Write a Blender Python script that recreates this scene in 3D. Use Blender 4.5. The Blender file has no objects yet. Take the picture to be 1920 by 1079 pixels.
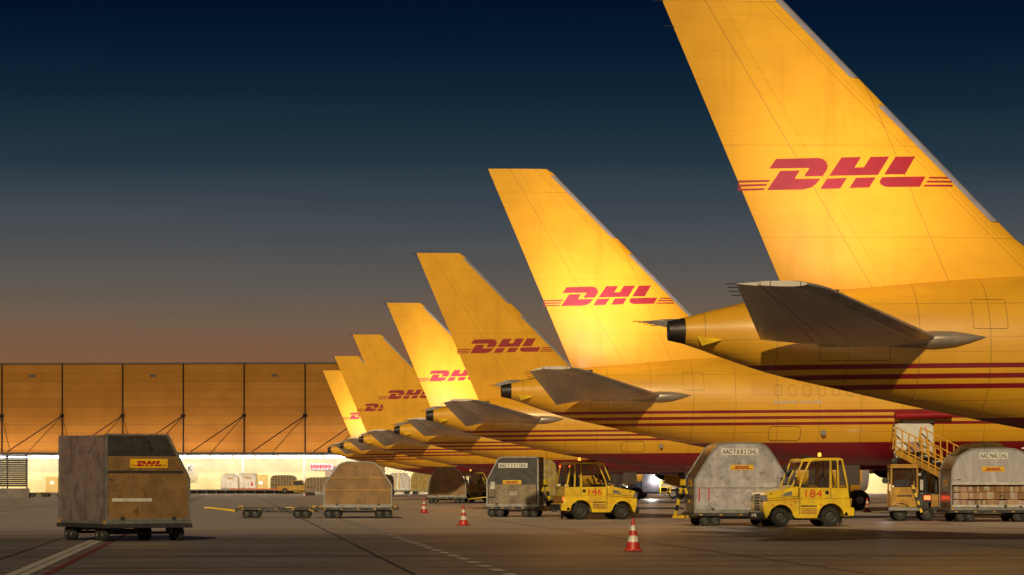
import bpy, bmesh, math, random
from mathutils import Vector, Matrix, Quaternion
random.seed(7)
R = math.radians
SC = bpy.context.scene
COL = SC.collection
F, HZ, CAMZ = 5570.0, 905.0, 1.45          # lens in pixels of the 1920 wide photo, horizon row, eye height
PSI = R(5.44)                               # the stands and the slab joints are turned by this

# ------------------------------------------------------------------ camera
cd = bpy.data.cameras.new('camera'); cam = bpy.data.objects.new('camera', cd); COL.objects.link(cam)
cam.location = (0, 0, CAMZ); cam.rotation_euler = (R(90), 0, 0)
cd.sensor_width = 36; cd.lens = 36 * F / 1920; cd.shift_y = (HZ - 539.5) / 1920
cd.clip_start = 0.5; cd.clip_end = 6000
SC.camera = cam

# ------------------------------------------------------------------ world: dusk sky
W = bpy.data.worlds.new('World'); SC.world = W; W.use_nodes = True
nt = W.node_tree; nt.nodes.clear()
wo = nt.nodes.new('ShaderNodeOutputWorld'); bg = nt.nodes.new('ShaderNodeBackground')
tc = nt.nodes.new('ShaderNodeTexCoord'); sx = nt.nodes.new('ShaderNodeSeparateXYZ')
mr = nt.nodes.new('ShaderNodeMapRange'); rp = nt.nodes.new('ShaderNodeValToRGB')
nt.links.new(tc.outputs['Generated'], sx.inputs[0]); nt.links.new(sx.outputs['Z'], mr.inputs['Value'])
mr.inputs['From Min'].default_value = 0; mr.inputs['From Max'].default_value = 0.2
nz = nt.nodes.new('ShaderNodeTexNoise'); mpn = nt.nodes.new('ShaderNodeMapping'); mpn.inputs['Scale'].default_value = (3, 3, 34)   # faint uneven haze layers
nt.links.new(tc.outputs['Generated'], mpn.inputs[0]); nt.links.new(mpn.outputs[0], nz.inputs['Vector']); nz.inputs['Scale'].default_value = 1.6; nz.inputs['Detail'].default_value = 5
ad = nt.nodes.new('ShaderNodeMath'); ad.operation = 'MULTIPLY_ADD'; nt.links.new(nz.outputs[0], ad.inputs[0]); ad.inputs[1].default_value = .05; nt.links.new(mr.outputs[0], ad.inputs[2])
ad2 = nt.nodes.new('ShaderNodeMath'); ad2.operation = 'SUBTRACT'; nt.links.new(ad.outputs[0], ad2.inputs[0]); ad2.inputs[1].default_value = .025
nt.links.new(ad2.outputs[0], rp.inputs[0]); nt.links.new(rp.outputs[0], bg.inputs[0]); nt.links.new(bg.outputs[0], wo.inputs[0])
def s2l(c):
    return tuple(((v/255)/12.92 if v/255 <= .04045 else ((v/255+.055)/1.055)**2.4) for v in c)
sky = [(905, (134, 90, 60)), (690, (128, 88, 63)), (655, (123, 90, 66)), (600, (111, 92, 75)), (530, (93, 87, 81)), (424, (69, 75, 81)),
       (310, (38, 55, 67)), (184, (16, 38, 54)), (80, (5, 24, 45)), (-10, (1, 14, 36)), (-200, (1, 12, 32))]
cr = rp.color_ramp
while len(cr.elements) > 1: cr.elements.remove(cr.elements[-1])
for i, (y, c) in enumerate(sky):
    e = cr.elements[0] if i == 0 else cr.elements.new(min(1, (905 - y) / F / 0.2))
    e.color = s2l(c) + (1,)
bg.inputs[1].default_value = 1.0

# ------------------------------------------------------------------ sun = the warm floodlight over the apron
sl = bpy.data.lights.new('apron_floodlight', 'SUN'); so = bpy.data.objects.new('apron_floodlight', sl); COL.objects.link(so)
sl.energy = 2.55; sl.angle = R(1.2); sl.color = (1.0, .80, .44)
so.rotation_euler = Vector((.114, 1.015, -.5)).to_track_quat('-Z', 'Y').to_euler(); so.location = (-8, -60, 40)

SC.view_settings.view_transform = 'Standard'; SC.view_settings.look = 'None'
SC.view_settings.exposure = 0; SC.view_settings.gamma = 1
SC.cycles.use_denoising = True
SC.cycles.max_bounces = 8; SC.cycles.transparent_max_bounces = 12
SC.cycles.sample_clamp_indirect = 6

# ================================================================== helpers
def node_mat(name):
    m = bpy.data.materials.new(name); m.use_nodes = True
    t = m.node_tree; return m, t, t.nodes['Principled BSDF']
def N(t, k, **kw):
    n = t.nodes.new(k)
    for a, v in kw.items(): setattr(n, a, v)
    return n
def math_(t, op, a, b=None, clamp=False):
    n = N(t, 'ShaderNodeMath', operation=op); n.use_clamp = clamp
    for i, v in enumerate((a, b)):
        if v is None: continue
        if isinstance(v, (int, float)): n.inputs[i].default_value = v
        else: t.links.new(v, n.inputs[i])
    return n.outputs[0]
def mixc(t, fac, a, b):
    n = N(t, 'ShaderNodeMix', data_type='RGBA')
    for s, v in ((n.inputs[0], fac), (n.inputs[6], a), (n.inputs[7], b)):
        if isinstance(v, (int, float)): s.default_value = v
        elif isinstance(v, tuple): s.default_value = v + (1,) if len(v) == 3 else v
        else: t.links.new(v, s)
    return n.outputs[2]
def noise(t, scale, vec=None, detail=4, stretch=None, rough=.55):
    n = N(t, 'ShaderNodeTexNoise'); n.inputs['Scale'].default_value = scale; n.inputs['Detail'].default_value = detail
    n.inputs['Roughness'].default_value = rough
    if vec is None:
        vec = N(t, 'ShaderNodeTexCoord').outputs['Object']
    if stretch:
        mp = N(t, 'ShaderNodeMapping'); mp.inputs['Scale'].default_value = stretch; t.links.new(vec, mp.inputs[0]); vec = mp.outputs[0]
    t.links.new(vec, n.inputs['Vector']); return n.outputs[0]
def ramp(t, v, a, b):
    n = N(t, 'ShaderNodeMapRange'); n.inputs['From Min'].default_value = a; n.inputs['From Max'].default_value = b
    t.links.new(v, n.inputs['Value']); return n.outputs[0]

def plain(name, c, rough=.5, metal=0, var=.25, scale=3, bump=0, bscale=20, dirt=None, stretch=None, coat=0, spec=.5):
    """a painted / metal / rubber surface with uneven tone and grime"""
    m, t, p = node_mat(name)
    n = noise(t, scale, detail=6, stretch=stretch)
    f = ramp(t, n, .3, .72)
    d = dirt or tuple(v * (1 - var) * .8 for v in c)
    out = mixc(t, math_(t, 'MULTIPLY', f, 1.0 if dirt else .9), c, d) if var else None
    if out is not None: t.links.new(out, p.inputs['Base Color'])
    else: p.inputs['Base Color'].default_value = c + (1,)
    p.inputs['Metallic'].default_value = metal; p.inputs['Specular IOR Level'].default_value = spec
    t.links.new(math_(t, 'ADD', math_(t, 'MULTIPLY', n, .25), max(0, rough - .12)), p.inputs['Roughness'])
    if coat: p.inputs['Coat Weight'].default_value = coat; p.inputs['Coat Roughness'].default_value = .15
    if bump:
        b = N(t, 'ShaderNodeBump'); b.inputs['Strength'].default_value = bump; b.inputs['Distance'].default_value = .02
        t.links.new(noise(t, bscale, detail=5), b.inputs['Height']); t.links.new(b.outputs[0], p.inputs['Normal'])
    return m
def glow(name, c, s):
    m, t, p = node_mat(name)
    p.inputs['Base Color'].default_value = tuple(min(.9, v) for v in c) + (1,)
    p.inputs['Emission Color'].default_value = c + (1,); p.inputs['Emission Strength'].default_value = s
    return m
def glassmat(name, tint, gl=.12):
    m, t, p = node_mat(name); t.nodes.remove(p)
    tr = N(t, 'ShaderNodeBsdfTransparent'); tr.inputs[0].default_value = tint + (1,)
    g = N(t, 'ShaderNodeBsdfGlossy'); g.inputs['Roughness'].default_value = .05
    mx = N(t, 'ShaderNodeMixShader'); mx.inputs[0].default_value = gl + .04
    t.links.new(tr.outputs[0], mx.inputs[1]); t.links.new(g.outputs[0], mx.inputs[2])
    t.links.new(mx.outputs[0], t.nodes['Material Output'].inputs[0]); return m

def tag(o, label=None, cat=None, group=None, kind=None):
    if label: o['label'] = label
    if cat: o['category'] = cat
    if group: o['group'] = group
    if kind: o['kind'] = kind
    return o
def empty(name, loc=(0, 0, 0), rz=0, label=None, cat=None, group=None):
    o = bpy.data.objects.new(name, None); COL.objects.link(o); o.location = loc; o.rotation_euler = (0, 0, rz)
    o.empty_display_size = .3
    return tag(o, label, cat, group)
def copy_tree(o, parent=None):
    c = o.copy(); COL.objects.link(c); c.parent = parent
    for ch in o.children: copy_tree(ch, c)
    return c
def bars(n, a, b):   # n evenly spaced values
    return [a + (b - a) * i / (n - 1) for i in range(n)]

class MB:
    def __init__(s): s.v, s.f, s.m, s.cur = [], [], [], 0
    def add(s, vs, fs, mi=None):
        o = len(s.v); s.v += [tuple(v) for v in vs]
        for f in fs: s.f.append(tuple(i + o for i in f)); s.m.append(s.cur if mi is None else mi)
        return s
    def box(s, c, d, rot=None, taper=1):
        x, y, z = (v / 2 for v in d)
        vs = [Vector((a * x * (taper if e > 0 else 1), b * y * (taper if e > 0 else 1), e * z)) for e in (-1, 1) for a, b in ((-1, -1), (1, -1), (1, 1), (-1, 1))]
        if rot is not None: vs = [rot @ v for v in vs]
        return s.add([v + Vector(c) for v in vs], [(3, 2, 1, 0), (4, 5, 6, 7), (0, 1, 5, 4), (1, 2, 6, 5), (2, 3, 7, 6), (3, 0, 4, 7)])
    def bx(s, x0, x1, y0, y1, z0, z1): return s.box(((x0+x1)/2, (y0+y1)/2, (z0+z1)/2), (abs(x1-x0), abs(y1-y0), abs(z1-z0)))
    def frame_between(s, a, b):
        a, b = Vector(a), Vector(b); d = (b - a); l = d.length; q = d.to_track_quat('Z', 'Y').to_matrix(); return a, b, l, q
    def bar(s, a, b, w, h=None):
        a, b, l, q = s.frame_between(a, b); return s.box((a + b) / 2, (w, h or w, l), q)
    def tube(s, a, b, r, n=10, r2=None, cap=True):
        a, b, l, q = s.frame_between(a, b); r2 = r if r2 is None else r2
        vs = [a + q @ Vector((r*math.cos(t), r*math.sin(t), 0)) for t in (2*math.pi*i/n for i in range(n))]
        vs += [b + q @ Vector((r2*math.cos(t), r2*math.sin(t), 0)) for t in (2*math.pi*i/n for i in range(n))]
        fs = [(i, (i+1) % n, n+(i+1) % n, n+i) for i in range(n)]
        if cap: fs += [tuple(reversed(range(n))), tuple(range(n, 2*n))]
        return s.add(vs, fs)
    def path(s, pts, r, n=8):
        for a, b in zip(pts, pts[1:]): s.tube(a, b, r, n)
        return s
    def lathe(s, prof, c, axis='y', n=28, cap=True):   # prof: (radius, along)
        c = Vector(c); vs = []
        for r, h in prof:
            for i in range(n):
                t = 2*math.pi*i/n; a, b = r*math.cos(t), r*math.sin(t)
                vs.append(c + Vector({'x': (h, a, b), 'y': (a, h, b), 'z': (a, b, h)}[axis]))
        fs = []
        for k in range(len(prof)-1):
            for i in range(n): fs.append((k*n+i, k*n+(i+1) % n, (k+1)*n+(i+1) % n, (k+1)*n+i))
        if cap and prof[0][0] > 1e-4: fs.append(tuple(range(n)))
        if cap and prof[-1][0] > 1e-4: fs.append(tuple((len(prof)-1)*n + i for i in reversed(range(n))))
        return s.add(vs, fs)
    def prism(s, pts, y0, y1, axis='y', cap=True):   # pts (a,b) outline; extruded along axis
        n = len(pts)
        def P(a, b, h): return {'y': (a, h, b), 'x': (h, a, b), 'z': (a, b, h)}[axis]
        vs = [P(a, b, y0) for a, b in pts] + [P(a, b, y1) for a, b in pts]
        fs = [(i, (i+1) % n, n+(i+1) % n, n+i) for i in range(n)]
        if cap: fs += [tuple(range(n)), tuple(reversed(range(n, 2*n)))]
        return s.add(vs, fs)
    def grid(s, fn, us, vs_, closed=False):
        nu, nv = len(us), len(vs_); vv = [fn(u, v) for u in us for v in vs_]
        fs = []
        for i in range(nu-1):
            for j in range(nv if closed else nv-1):
                j2 = (j+1) % nv; fs.append((i*nv+j, i*nv+j2, (i+1)*nv+j2, (i+1)*nv+j))
        return s.add(vv, fs)
    def build(s, name, mats, parent=None, smooth=True, bevel=0, loc=None, rot=None, ang=.6):
        me = bpy.data.meshes.new(name); me.from_pydata(s.v, [], s.f)
        bm = bmesh.new(); bm.from_mesh(me); bmesh.ops.recalc_face_normals(bm, faces=bm.faces)
        bm.to_mesh(me); bm.free()
        for m in (mats if isinstance(mats, (list, tuple)) else [mats]): me.materials.append(m)
        for p, mi in zip(me.polygons, s.m): p.material_index = mi
        if smooth:
            for p in me.polygons: p.use_smooth = True
            me.set_sharp_from_angle(angle=ang)
        o = bpy.data.objects.new(name, me); COL.objects.link(o)
        if bevel:
            md = o.modifiers.new('bevel', 'BEVEL'); md.width = bevel; md.segments = 2; md.limit_method = 'ANGLE'; md.angle_limit = R(40)
        if parent is not None: o.parent = parent
        if loc is not None: o.location = loc
        if rot is not None: o.rotation_euler = rot
        return o

def px(x, Y): return (x - 960) * Y / F                      # metres across at distance Y
def gy(y): return F * CAMZ / (y - HZ)                        # distance of a point on the ground
def hz(y, Y): return CAMZ + (HZ - y) * Y / F                 # height of a point at distance Y
def uv2w(u, v): return (u*math.cos(PSI) - v*math.sin(PSI), u*math.sin(PSI) + v*math.cos(PSI))   # apron axes to world

# ------------------------------------------------------------------ lettering
_font_cache = {}
def text_mesh(s, bold=0.0):
    k = (s, bold)
    if k in _font_cache: return _font_cache[k]
    cu = bpy.data.curves.new('lettering', 'FONT'); cu.body = s; cu.size = 1; cu.resolution_u = 3; cu.offset = bold; cu.fill_mode = 'FRONT'
    o = bpy.data.objects.new('lettering', cu); COL.objects.link(o)
    me = bpy.data.meshes.new_from_object(o)
    vs = [(v.co.x, v.co.y) for v in me.vertices]; fs = [tuple(p.vertices) for p in me.polygons]
    COL.objects.unlink(o); bpy.data.objects.remove(o); bpy.data.curves.remove(cu); bpy.data.meshes.remove(me)
    x0 = min(v[0] for v in vs); x1 = max(v[0] for v in vs); y0 = min(v[1] for v in vs); y1 = max(v[1] for v in vs)
    vs = [((x-x0)/(x1-x0), (y-y0)/(y1-y0)) for x, y in vs]
    _font_cache[k] = (vs, fs); return vs, fs
def write(s, origin, right, up, w, h, mat, parent, bold=.012, name='lettering'):
    vs, fs = text_mesh(s, bold); o, r, u = Vector(origin), Vector(right).normalized(), Vector(up).normalized()
    m = MB(); m.add([o + r*(x*w) + u*(y*h) for x, y in vs], fs)
    return m.build(name, mat, parent, smooth=False)

def arc(c, r, a0, a1, n=6, ry=None):
    return [(c[0]+r*math.cos(R(a)), c[1]+(ry or r)*math.sin(R(a))) for a in bars(n, a0, a1)]
# the three slanted letters and their speed lines, traced then levelled
_L = [
 [(397,118),(720,108),(758,115),(785,135),(798,162),(796,190),(760,247),(625,250),(619,243),(655,190),(650,185),(345,191)],
 [(430,210),(575,205),(579,211),(545,262),(551,271),(742,268),(705,312),(665,338),(600,352),(330,357)],
 [(905,103),(1058,98),(1007,180),(1080,178),(1133,96),(1280,92),(1190,235),(810,245)],
 [(793,268),(948,261),(895,342),(742,347)], [(1018,260),(1172,255),(1122,333),(968,339)],
 [(1330,92),(1487,88),(1405,227),(1240,231)],
 [(1225,253),(1568,243),(1522,323),(1275,328),(1240,324),(1212,308),(1204,290),(1210,270)],
 [(102,285),(352,279),(340,294),(102,300)], [(102,317),(330,310),(320,324),(102,332)], [(104,349),(313,343),(303,357),(104,363)],
 [(1600,245),(1779,242),(1779,254),(1590,258)], [(1583,275),(1783,272),(1783,285),(1572,289)], [(1562,307),(1787,303),(1787,317),(1550,321)]]
LOGO = [[((x-102)/1685, (363-(y+.022*(x-102)))/1685) for x, y in p] for p in _L]
def logo_mb(fn, step=0):
    bm = bmesh.new()
    for p in LOGO: bm.faces.new([bm.verts.new((u, v, 0)) for u, v in p])
    bmesh.ops.triangulate(bm, faces=bm.faces[:])
    if step:
        k = step
        while k < 1:
            bmesh.ops.bisect_plane(bm, geom=bm.verts[:]+bm.edges[:]+bm.faces[:], plane_co=(k, 0, 0), plane_no=(1, 0, 0)); k += step
    m = MB(); bm.verts.index_update(); bm.verts.ensure_lookup_table()
    m.add([fn(v.co.x, v.co.y) for v in bm.verts], [tuple(v.index for v in f.verts) for f in bm.faces]); bm.free(); return m
def flat_logo(origin, right, up, w, mat, parent, name='logo'):
    o, r, u = Vector(origin), Vector(right).normalized(), Vector(up).normalized()
    return logo_mb(lambda a, b: o + r*(a*w) + u*(b*w)).build(name, mat, parent, smooth=False)

# ================================================================== materials
def plane_paint(name, stripes):
    m, t, p = node_mat(name)
    obj = N(t, 'ShaderNodeTexCoord').outputs['Object']; sp = N(t, 'ShaderNodeSeparateXYZ'); t.links.new(obj, sp.inputs[0])
    x, y, z = sp.outputs
    zz = math_(t, 'SUBTRACT', z, math_(t, 'MULTIPLY', x, .008))
    n1 = noise(t, 1.1, obj, 6, (.5, 1, 1)); n2 = noise(t, .35, obj, 3); n3 = noise(t, 6, obj, 5, (.12, 1, 2.5))
    base = mixc(t, ramp(t, n2, .35, .7), (.80, .405, .022), (.72, .350, .020))
    base = mixc(t, math_(t, 'MULTIPLY', ramp(t, n1, .5, .8), .30), base, (.52, .25, .012))
    base = mixc(t, math_(t, 'MULTIPLY', ramp(t, n3, .60, .78), .35), base, (.36, .18, .02))
    def line(v, w): return math_(t, 'LESS_THAN', math_(t, 'ABSOLUTE', v), w)
    if stripes:
        red = math_(t, 'LESS_THAN', zz, 2.90)
        for c in (4.10, 3.865, 3.63): red = math_(t, 'MAXIMUM', red, line(math_(t, 'SUBTRACT', zz, c), .056))
        base = mixc(t, red, base, mixc(t, ramp(t, n1, .4, .8), (.24, .003, .014), (.17, .004, .014)))
        px_ = math_(t, 'SUBTRACT', math_(t, 'FRACT', math_(t, 'DIVIDE', x, 1.62)), .5)
        L = math_(t, 'MULTIPLY', line(px_, .006), .55)
        for zc, w_ in ((5.55, .008), (4.75, .006), (3.3, .008), (4.42, .006)):
            L = math_(t, 'MAXIMUM', L, math_(t, 'MULTIPLY', line(math_(t, 'SUBTRACT', zz, zc), w_), .45))
        base = mixc(t, L, base, (.10, .05, .02))
        # large repaired patches of a slightly different yellow
        k = N(t, 'ShaderNodeTexBrick'); k.inputs['Scale'].default_value = .42; k.inputs['Mortar Size'].default_value = 0
        k.inputs['Color1'].default_value = (1, 1, 1, 1); k.inputs['Color2'].default_value = (.84, .82, .80, 1); k.inputs['Bias'].default_value = -.35
        mp = N(t, 'ShaderNodeMapping'); mp.inputs['Rotation'].default_value = (R(90), 0, 0); t.links.new(obj, mp.inputs[0]); t.links.new(mp.outputs[0], k.inputs[0])
        mm = N(t, 'ShaderNodeMix', data_type='RGBA', blend_type='MULTIPLY'); mm.inputs[0].default_value = .6
        t.links.new(base, mm.inputs[6]); t.links.new(k.outputs[0], mm.inputs[7]); base = mm.outputs[2]
    else:
        for sl_, off in ((-.73, 7.0), (-.42, 9.2), (-1.0, 14.9)):
            q = math_(t, 'SUBTRACT', math_(t, 'SUBTRACT', x, math_(t, 'MULTIPLY', z, sl_)), off)
            base = mixc(t, math_(t, 'MULTIPLY', line(q, .012), .5), base, (.22, .10, .02))
        base = mixc(t, math_(t, 'MULTIPLY', ramp(t, noise(t, 1.0, obj, 5, (2.2, 1, .16), .65), .55, .75), .35), base, (.46, .20, .012))
        kb = N(t, 'ShaderNodeTexBrick'); kb.inputs['Scale'].default_value = .55; kb.inputs['Mortar Size'].default_value = 0; kb.inputs['Bias'].default_value = -.4
        kb.inputs['Color1'].default_value = (1, 1, 1, 1); kb.inputs['Color2'].default_value = (.86, .82, .75, 1)
        mp2 = N(t, 'ShaderNodeMapping'); mp2.inputs['Rotation'].default_value = (R(90), R(38), 0); t.links.new(obj, mp2.inputs[0]); t.links.new(mp2.outputs[0], kb.inputs[0])
        m2 = N(t, 'ShaderNodeMix', data_type='RGBA', blend_type='MULTIPLY'); m2.inputs[0].default_value = .55
        t.links.new(base, m2.inputs[6]); t.links.new(kb.outputs[0], m2.inputs[7]); base = m2.outputs[2]
        dots = math_(t, 'GREATER_THAN', math_(t, 'FRACT', math_(t, 'MULTIPLY', z, 21.0)), .5)
        for sl_, off in ((-.59, 8.70), (-1.0, 15.05)):
            q = math_(t, 'SUBTRACT', math_(t, 'SUBTRACT', x, math_(t, 'MULTIPLY', z, sl_)), off)
            base = mixc(t, math_(t, 'MULTIPLY', math_(t, 'MULTIPLY', line(q, .012), dots), .5), base, (.20, .09, .01))
        for zc in (12.7, 9.35, 7.2):
            base = mixc(t, math_(t, 'MULTIPLY', line(math_(t, 'SUBTRACT', z, zc), .009), .35), base, (.22, .10, .02))
    t.links.new(base, p.inputs['Base Color'])
    p.inputs['Roughness'].default_value = .45; p.inputs['Coat Weight'].default_value = .40 if stripes else .06; p.inputs['Coat Roughness'].default_value = .16; p.inputs['Specular IOR Level'].default_value = .5 if stripes else .22
    b = N(t, 'ShaderNodeBump'); b.inputs['Strength'].default_value = .30; b.inputs['Distance'].default_value = .05
    t.links.new(noise(t, 1.3, obj, 3, (1, 1, 1)), b.inputs['Height']); t.links.new(b.outputs[0], p.inputs['Normal']); return m
M = {}
M['fuse'] = plane_paint('yellow_fuselage_paint', True)
M['fin'] = plane_paint('yellow_fin_paint', False)
M['jetyellow'] = plain('plain_jet_yellow', (.80, .40, .01), .4, 0, .25, 1.5, coat=.3)
M['red'] = plain('red_paint', (.36, .003, .014), .55, var=.15, scale=1.5)
M['wing'] = plain('grey_wing_skin', (.92, .84, .80), .28, .22, .35, 1.2, dirt=(.70, .61, .57), coat=.5, stretch=(.5, .25, 1))
def tail_skin():
    m = plain('tailplane_skin', (.92, .84, .80), .26, .22, .35, 1.2, dirt=(.70, .61, .57), coat=.5, stretch=(.5, .25, 1)); t = m.node_tree; p = t.nodes['Principled BSDF']
    sp = N(t, 'ShaderNodeSeparateXYZ'); t.links.new(N(t, 'ShaderNodeTexCoord').outputs['Object'], sp.inputs[0]); ay = math_(t, 'ABSOLUTE', sp.outputs[1])
    src = p.inputs['Base Color'].links[0].from_socket; L = 0.0
    for a0, k in ((3.72, .455), (4.35, .52), (5.75, .64)):
        q = math_(t, 'ADD', sp.outputs[0], math_(t, 'SUBTRACT', math_(t, 'MULTIPLY', ay, k), a0+k)); L = math_(t, 'MAXIMUM', L, math_(t, 'LESS_THAN', math_(t, 'ABSOLUTE', q), .013))
    rb = math_(t, 'LESS_THAN', math_(t, 'FRACT', math_(t, 'MULTIPLY', ay, .9)), .018); L = math_(t, 'MAXIMUM', math_(t, 'MULTIPLY', L, .75), math_(t, 'MULTIPLY', rb, .35))
    t.links.new(mixc(t, L, src, (.10, .07, .06)), p.inputs['Base Color']); return m
M['tailskin'] = tail_skin()
M['fairing'] = plain('fairing_grey', (.42, .34, .29), .3, .3, .3, 2)
M['alu'] = plain('bare_alu_edge', (.50, .47, .52), .36, .4, .2, 2)
M['dark'] = plain('sooty_metal', (.045, .035, .035), .45, .5, .4, 4)
M['seam'] = plain('seam_line', (.20, .10, .03), .7, 0, .3, 5)
M['tyre'] = plain('black_rubber', (.018, .017, .018), .75, 0, .3, 8, bump=.3)
M['rim'] = plain('grey_rim', (.085, .08, .08), .5, .4, .5, 9)
M['yellow'] = plain('yellow_vehicle_paint', (.90, .62, .020), .36, 0, .18, 3.2, dirt=(.60, .36, .03), coat=.35, bump=.06, bscale=4)
M['ochre'] = plain('old_yellow_paint', (.62, .33, .03), .5, 0, .3, 3, dirt=(.25, .13, .03))
M['black'] = plain('black_plastic', (.02, .02, .022), .5, 0, .3, 6)
M['steel'] = plain('dark_steel', (.07, .065, .07), .5, .5, .5, 5, bump=.2)
M['galv'] = plain('galvanised_steel', (.34, .33, .34), .42, .6, .4, 5, bump=.2)
M['white'] = plain('white_paint', (.78, .76, .74), .45, 0, .15, 3)
M['offwhite'] = plain('dirty_white', (.62, .58, .54), .5, 0, .3, 5)
M['glass'] = glassmat('cab_glass', (.95, .965, .955), .04)
M['seat'] = plain('seat_fabric', (.03, .032, .045), .8, 0, .2, 9)
M['orange'] = plain('orange_paint', (.85, .16, .02), .45, 0, .3, 5)
M['railing'] = plain('orange_yellow_rail_paint', (.85, .42, .05), .4, 0, .2, 5)
M['conered'] = plain('cone_red', (.62, .035, .02), .45, 0, .3, 6, dirt=(.32, .02, .02))
M['conewhite'] = plain('cone_white', (.75, .70, .66), .4, 0, .25, 6, dirt=(.42, .37, .33))
M['lred'] = plain('number_red', (.75, .02, .012), .45, var=.1)
M['flatblack'] = plain('flat_dark_paint', (.012, .01, .012), .95, var=0, spec=.05)
M['ltxt'] = plain('black_lettering', (.015, .015, .02), .5, var=0)
M['sticker'] = plain('yellow_sticker', (.85, .50, .015), .4, 0, .12, 5)
M['net'] = plain('gold_cargo_net', (.45, .30, .05), .7, 0, .5, 3, dirt=(.2, .12, .02), bump=.8, bscale=9)
M['tarp'] = plain('brown_tarp', (.20, .115, .035), .42, .2, .5, 3, dirt=(.09, .05, .02), bump=.9, bscale=7)
M['amber'] = glow('amber_beacon', (1.0, .42, .05), 1.6)
M['head'] = glow('headlamp_glow', (1, .95, .9), 60)
M['cablamp'] = glow('cab_lamp_glow', (.8, .9, 1), 6)
M['tail'] = glow('tail_lamp_glow', (1, .08, .02), 5)
M['tube'] = glow('tube_light_glow', (.93, .94, 1.0), 26)
M['logolamp'] = glow('logo_lamp_glow', (1, .9, .65), 8)
def container_skin(name, c, dirtc, rough, metal, dscale=2.4, amt=1.0, wave=.12):
    m, t, p = node_mat(name); obj = N(t, 'ShaderNodeTexCoord').outputs['Object']
    n = noise(t, dscale, obj, 8, rough=.68); n2 = noise(t, 5, obj, 6, (1, 1, .6), .7); n3 = noise(t, 1.1, obj, 2.5, (1, 1, .35)); n4 = noise(t, 40, obj, 3); n5 = noise(t, 6, obj, 6, (.9, .9, 1))
    b = mixc(t, math_(t, 'MULTIPLY', ramp(t, n, .44, .60), amt*.6), c, dirtc)
    b = mixc(t, math_(t, 'MULTIPLY', ramp(t, n2, .54, .70), .25), b, tuple(min(1, v*1.25) for v in c))
    b = mixc(t, math_(t, 'MULTIPLY', ramp(t, n5, .60, .66), .6*amt), b, tuple(v*.45 for v in dirtc))
    t.links.new(b, p.inputs['Base Color']); p.inputs['Metallic'].default_value = metal
    t.links.new(math_(t, 'ADD', math_(t, 'MULTIPLY', n2, .2), rough - .12), p.inputs['Roughness'])
    bu = N(t, 'ShaderNodeBump'); bu.inputs['Strength'].default_value = wave; bu.inputs['Distance'].default_value = .22
    t.links.new(math_(t, 'ADD', n3, math_(t, 'MULTIPLY', n4, .012)), bu.inputs['Height']); t.links.new(bu.outputs[0], p.inputs['Normal']); return m
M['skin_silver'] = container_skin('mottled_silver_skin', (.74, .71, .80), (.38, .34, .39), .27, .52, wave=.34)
M['skin_clean'] = container_skin('brushed_silver_skin', (.86, .83, .92), (.60, .56, .62), .22, .58, 1.2, .4, wave=.40)
M['skin_dark'] = container_skin('sooty_dark_skin', (.055, .048, .052), (.025, .022, .026), .5, .3, 4)
M['skin_worn'] = container_skin('worn_tan_skin', (.24, .18, .12), (.07, .055, .05), .5, .35, 3)
M['skin_brown'] = container_skin('tan_brown_skin', (.27, .15, .06), (.13, .075, .035), .5, .2, 1.5)
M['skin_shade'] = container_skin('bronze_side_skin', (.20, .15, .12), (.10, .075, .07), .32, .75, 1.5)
M['wrap'] = container_skin('plastic_wrapped_side', (.26, .20, .20), (.07, .05, .065), .2, .3, 2.2)
def card(name, c):
    return plain(name, c, .8, 0, .25, 6, dirt=tuple(v*.75 for v in c), bump=.15)
CARD = [card('cardboard_tan', (.40, .23, .13)), card('cardboard_pink', (.42, .27, .22)), card('cardboard_brown', (.28, .15, .07)), card('cardboard_light', (.50, .33, .22))]

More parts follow.
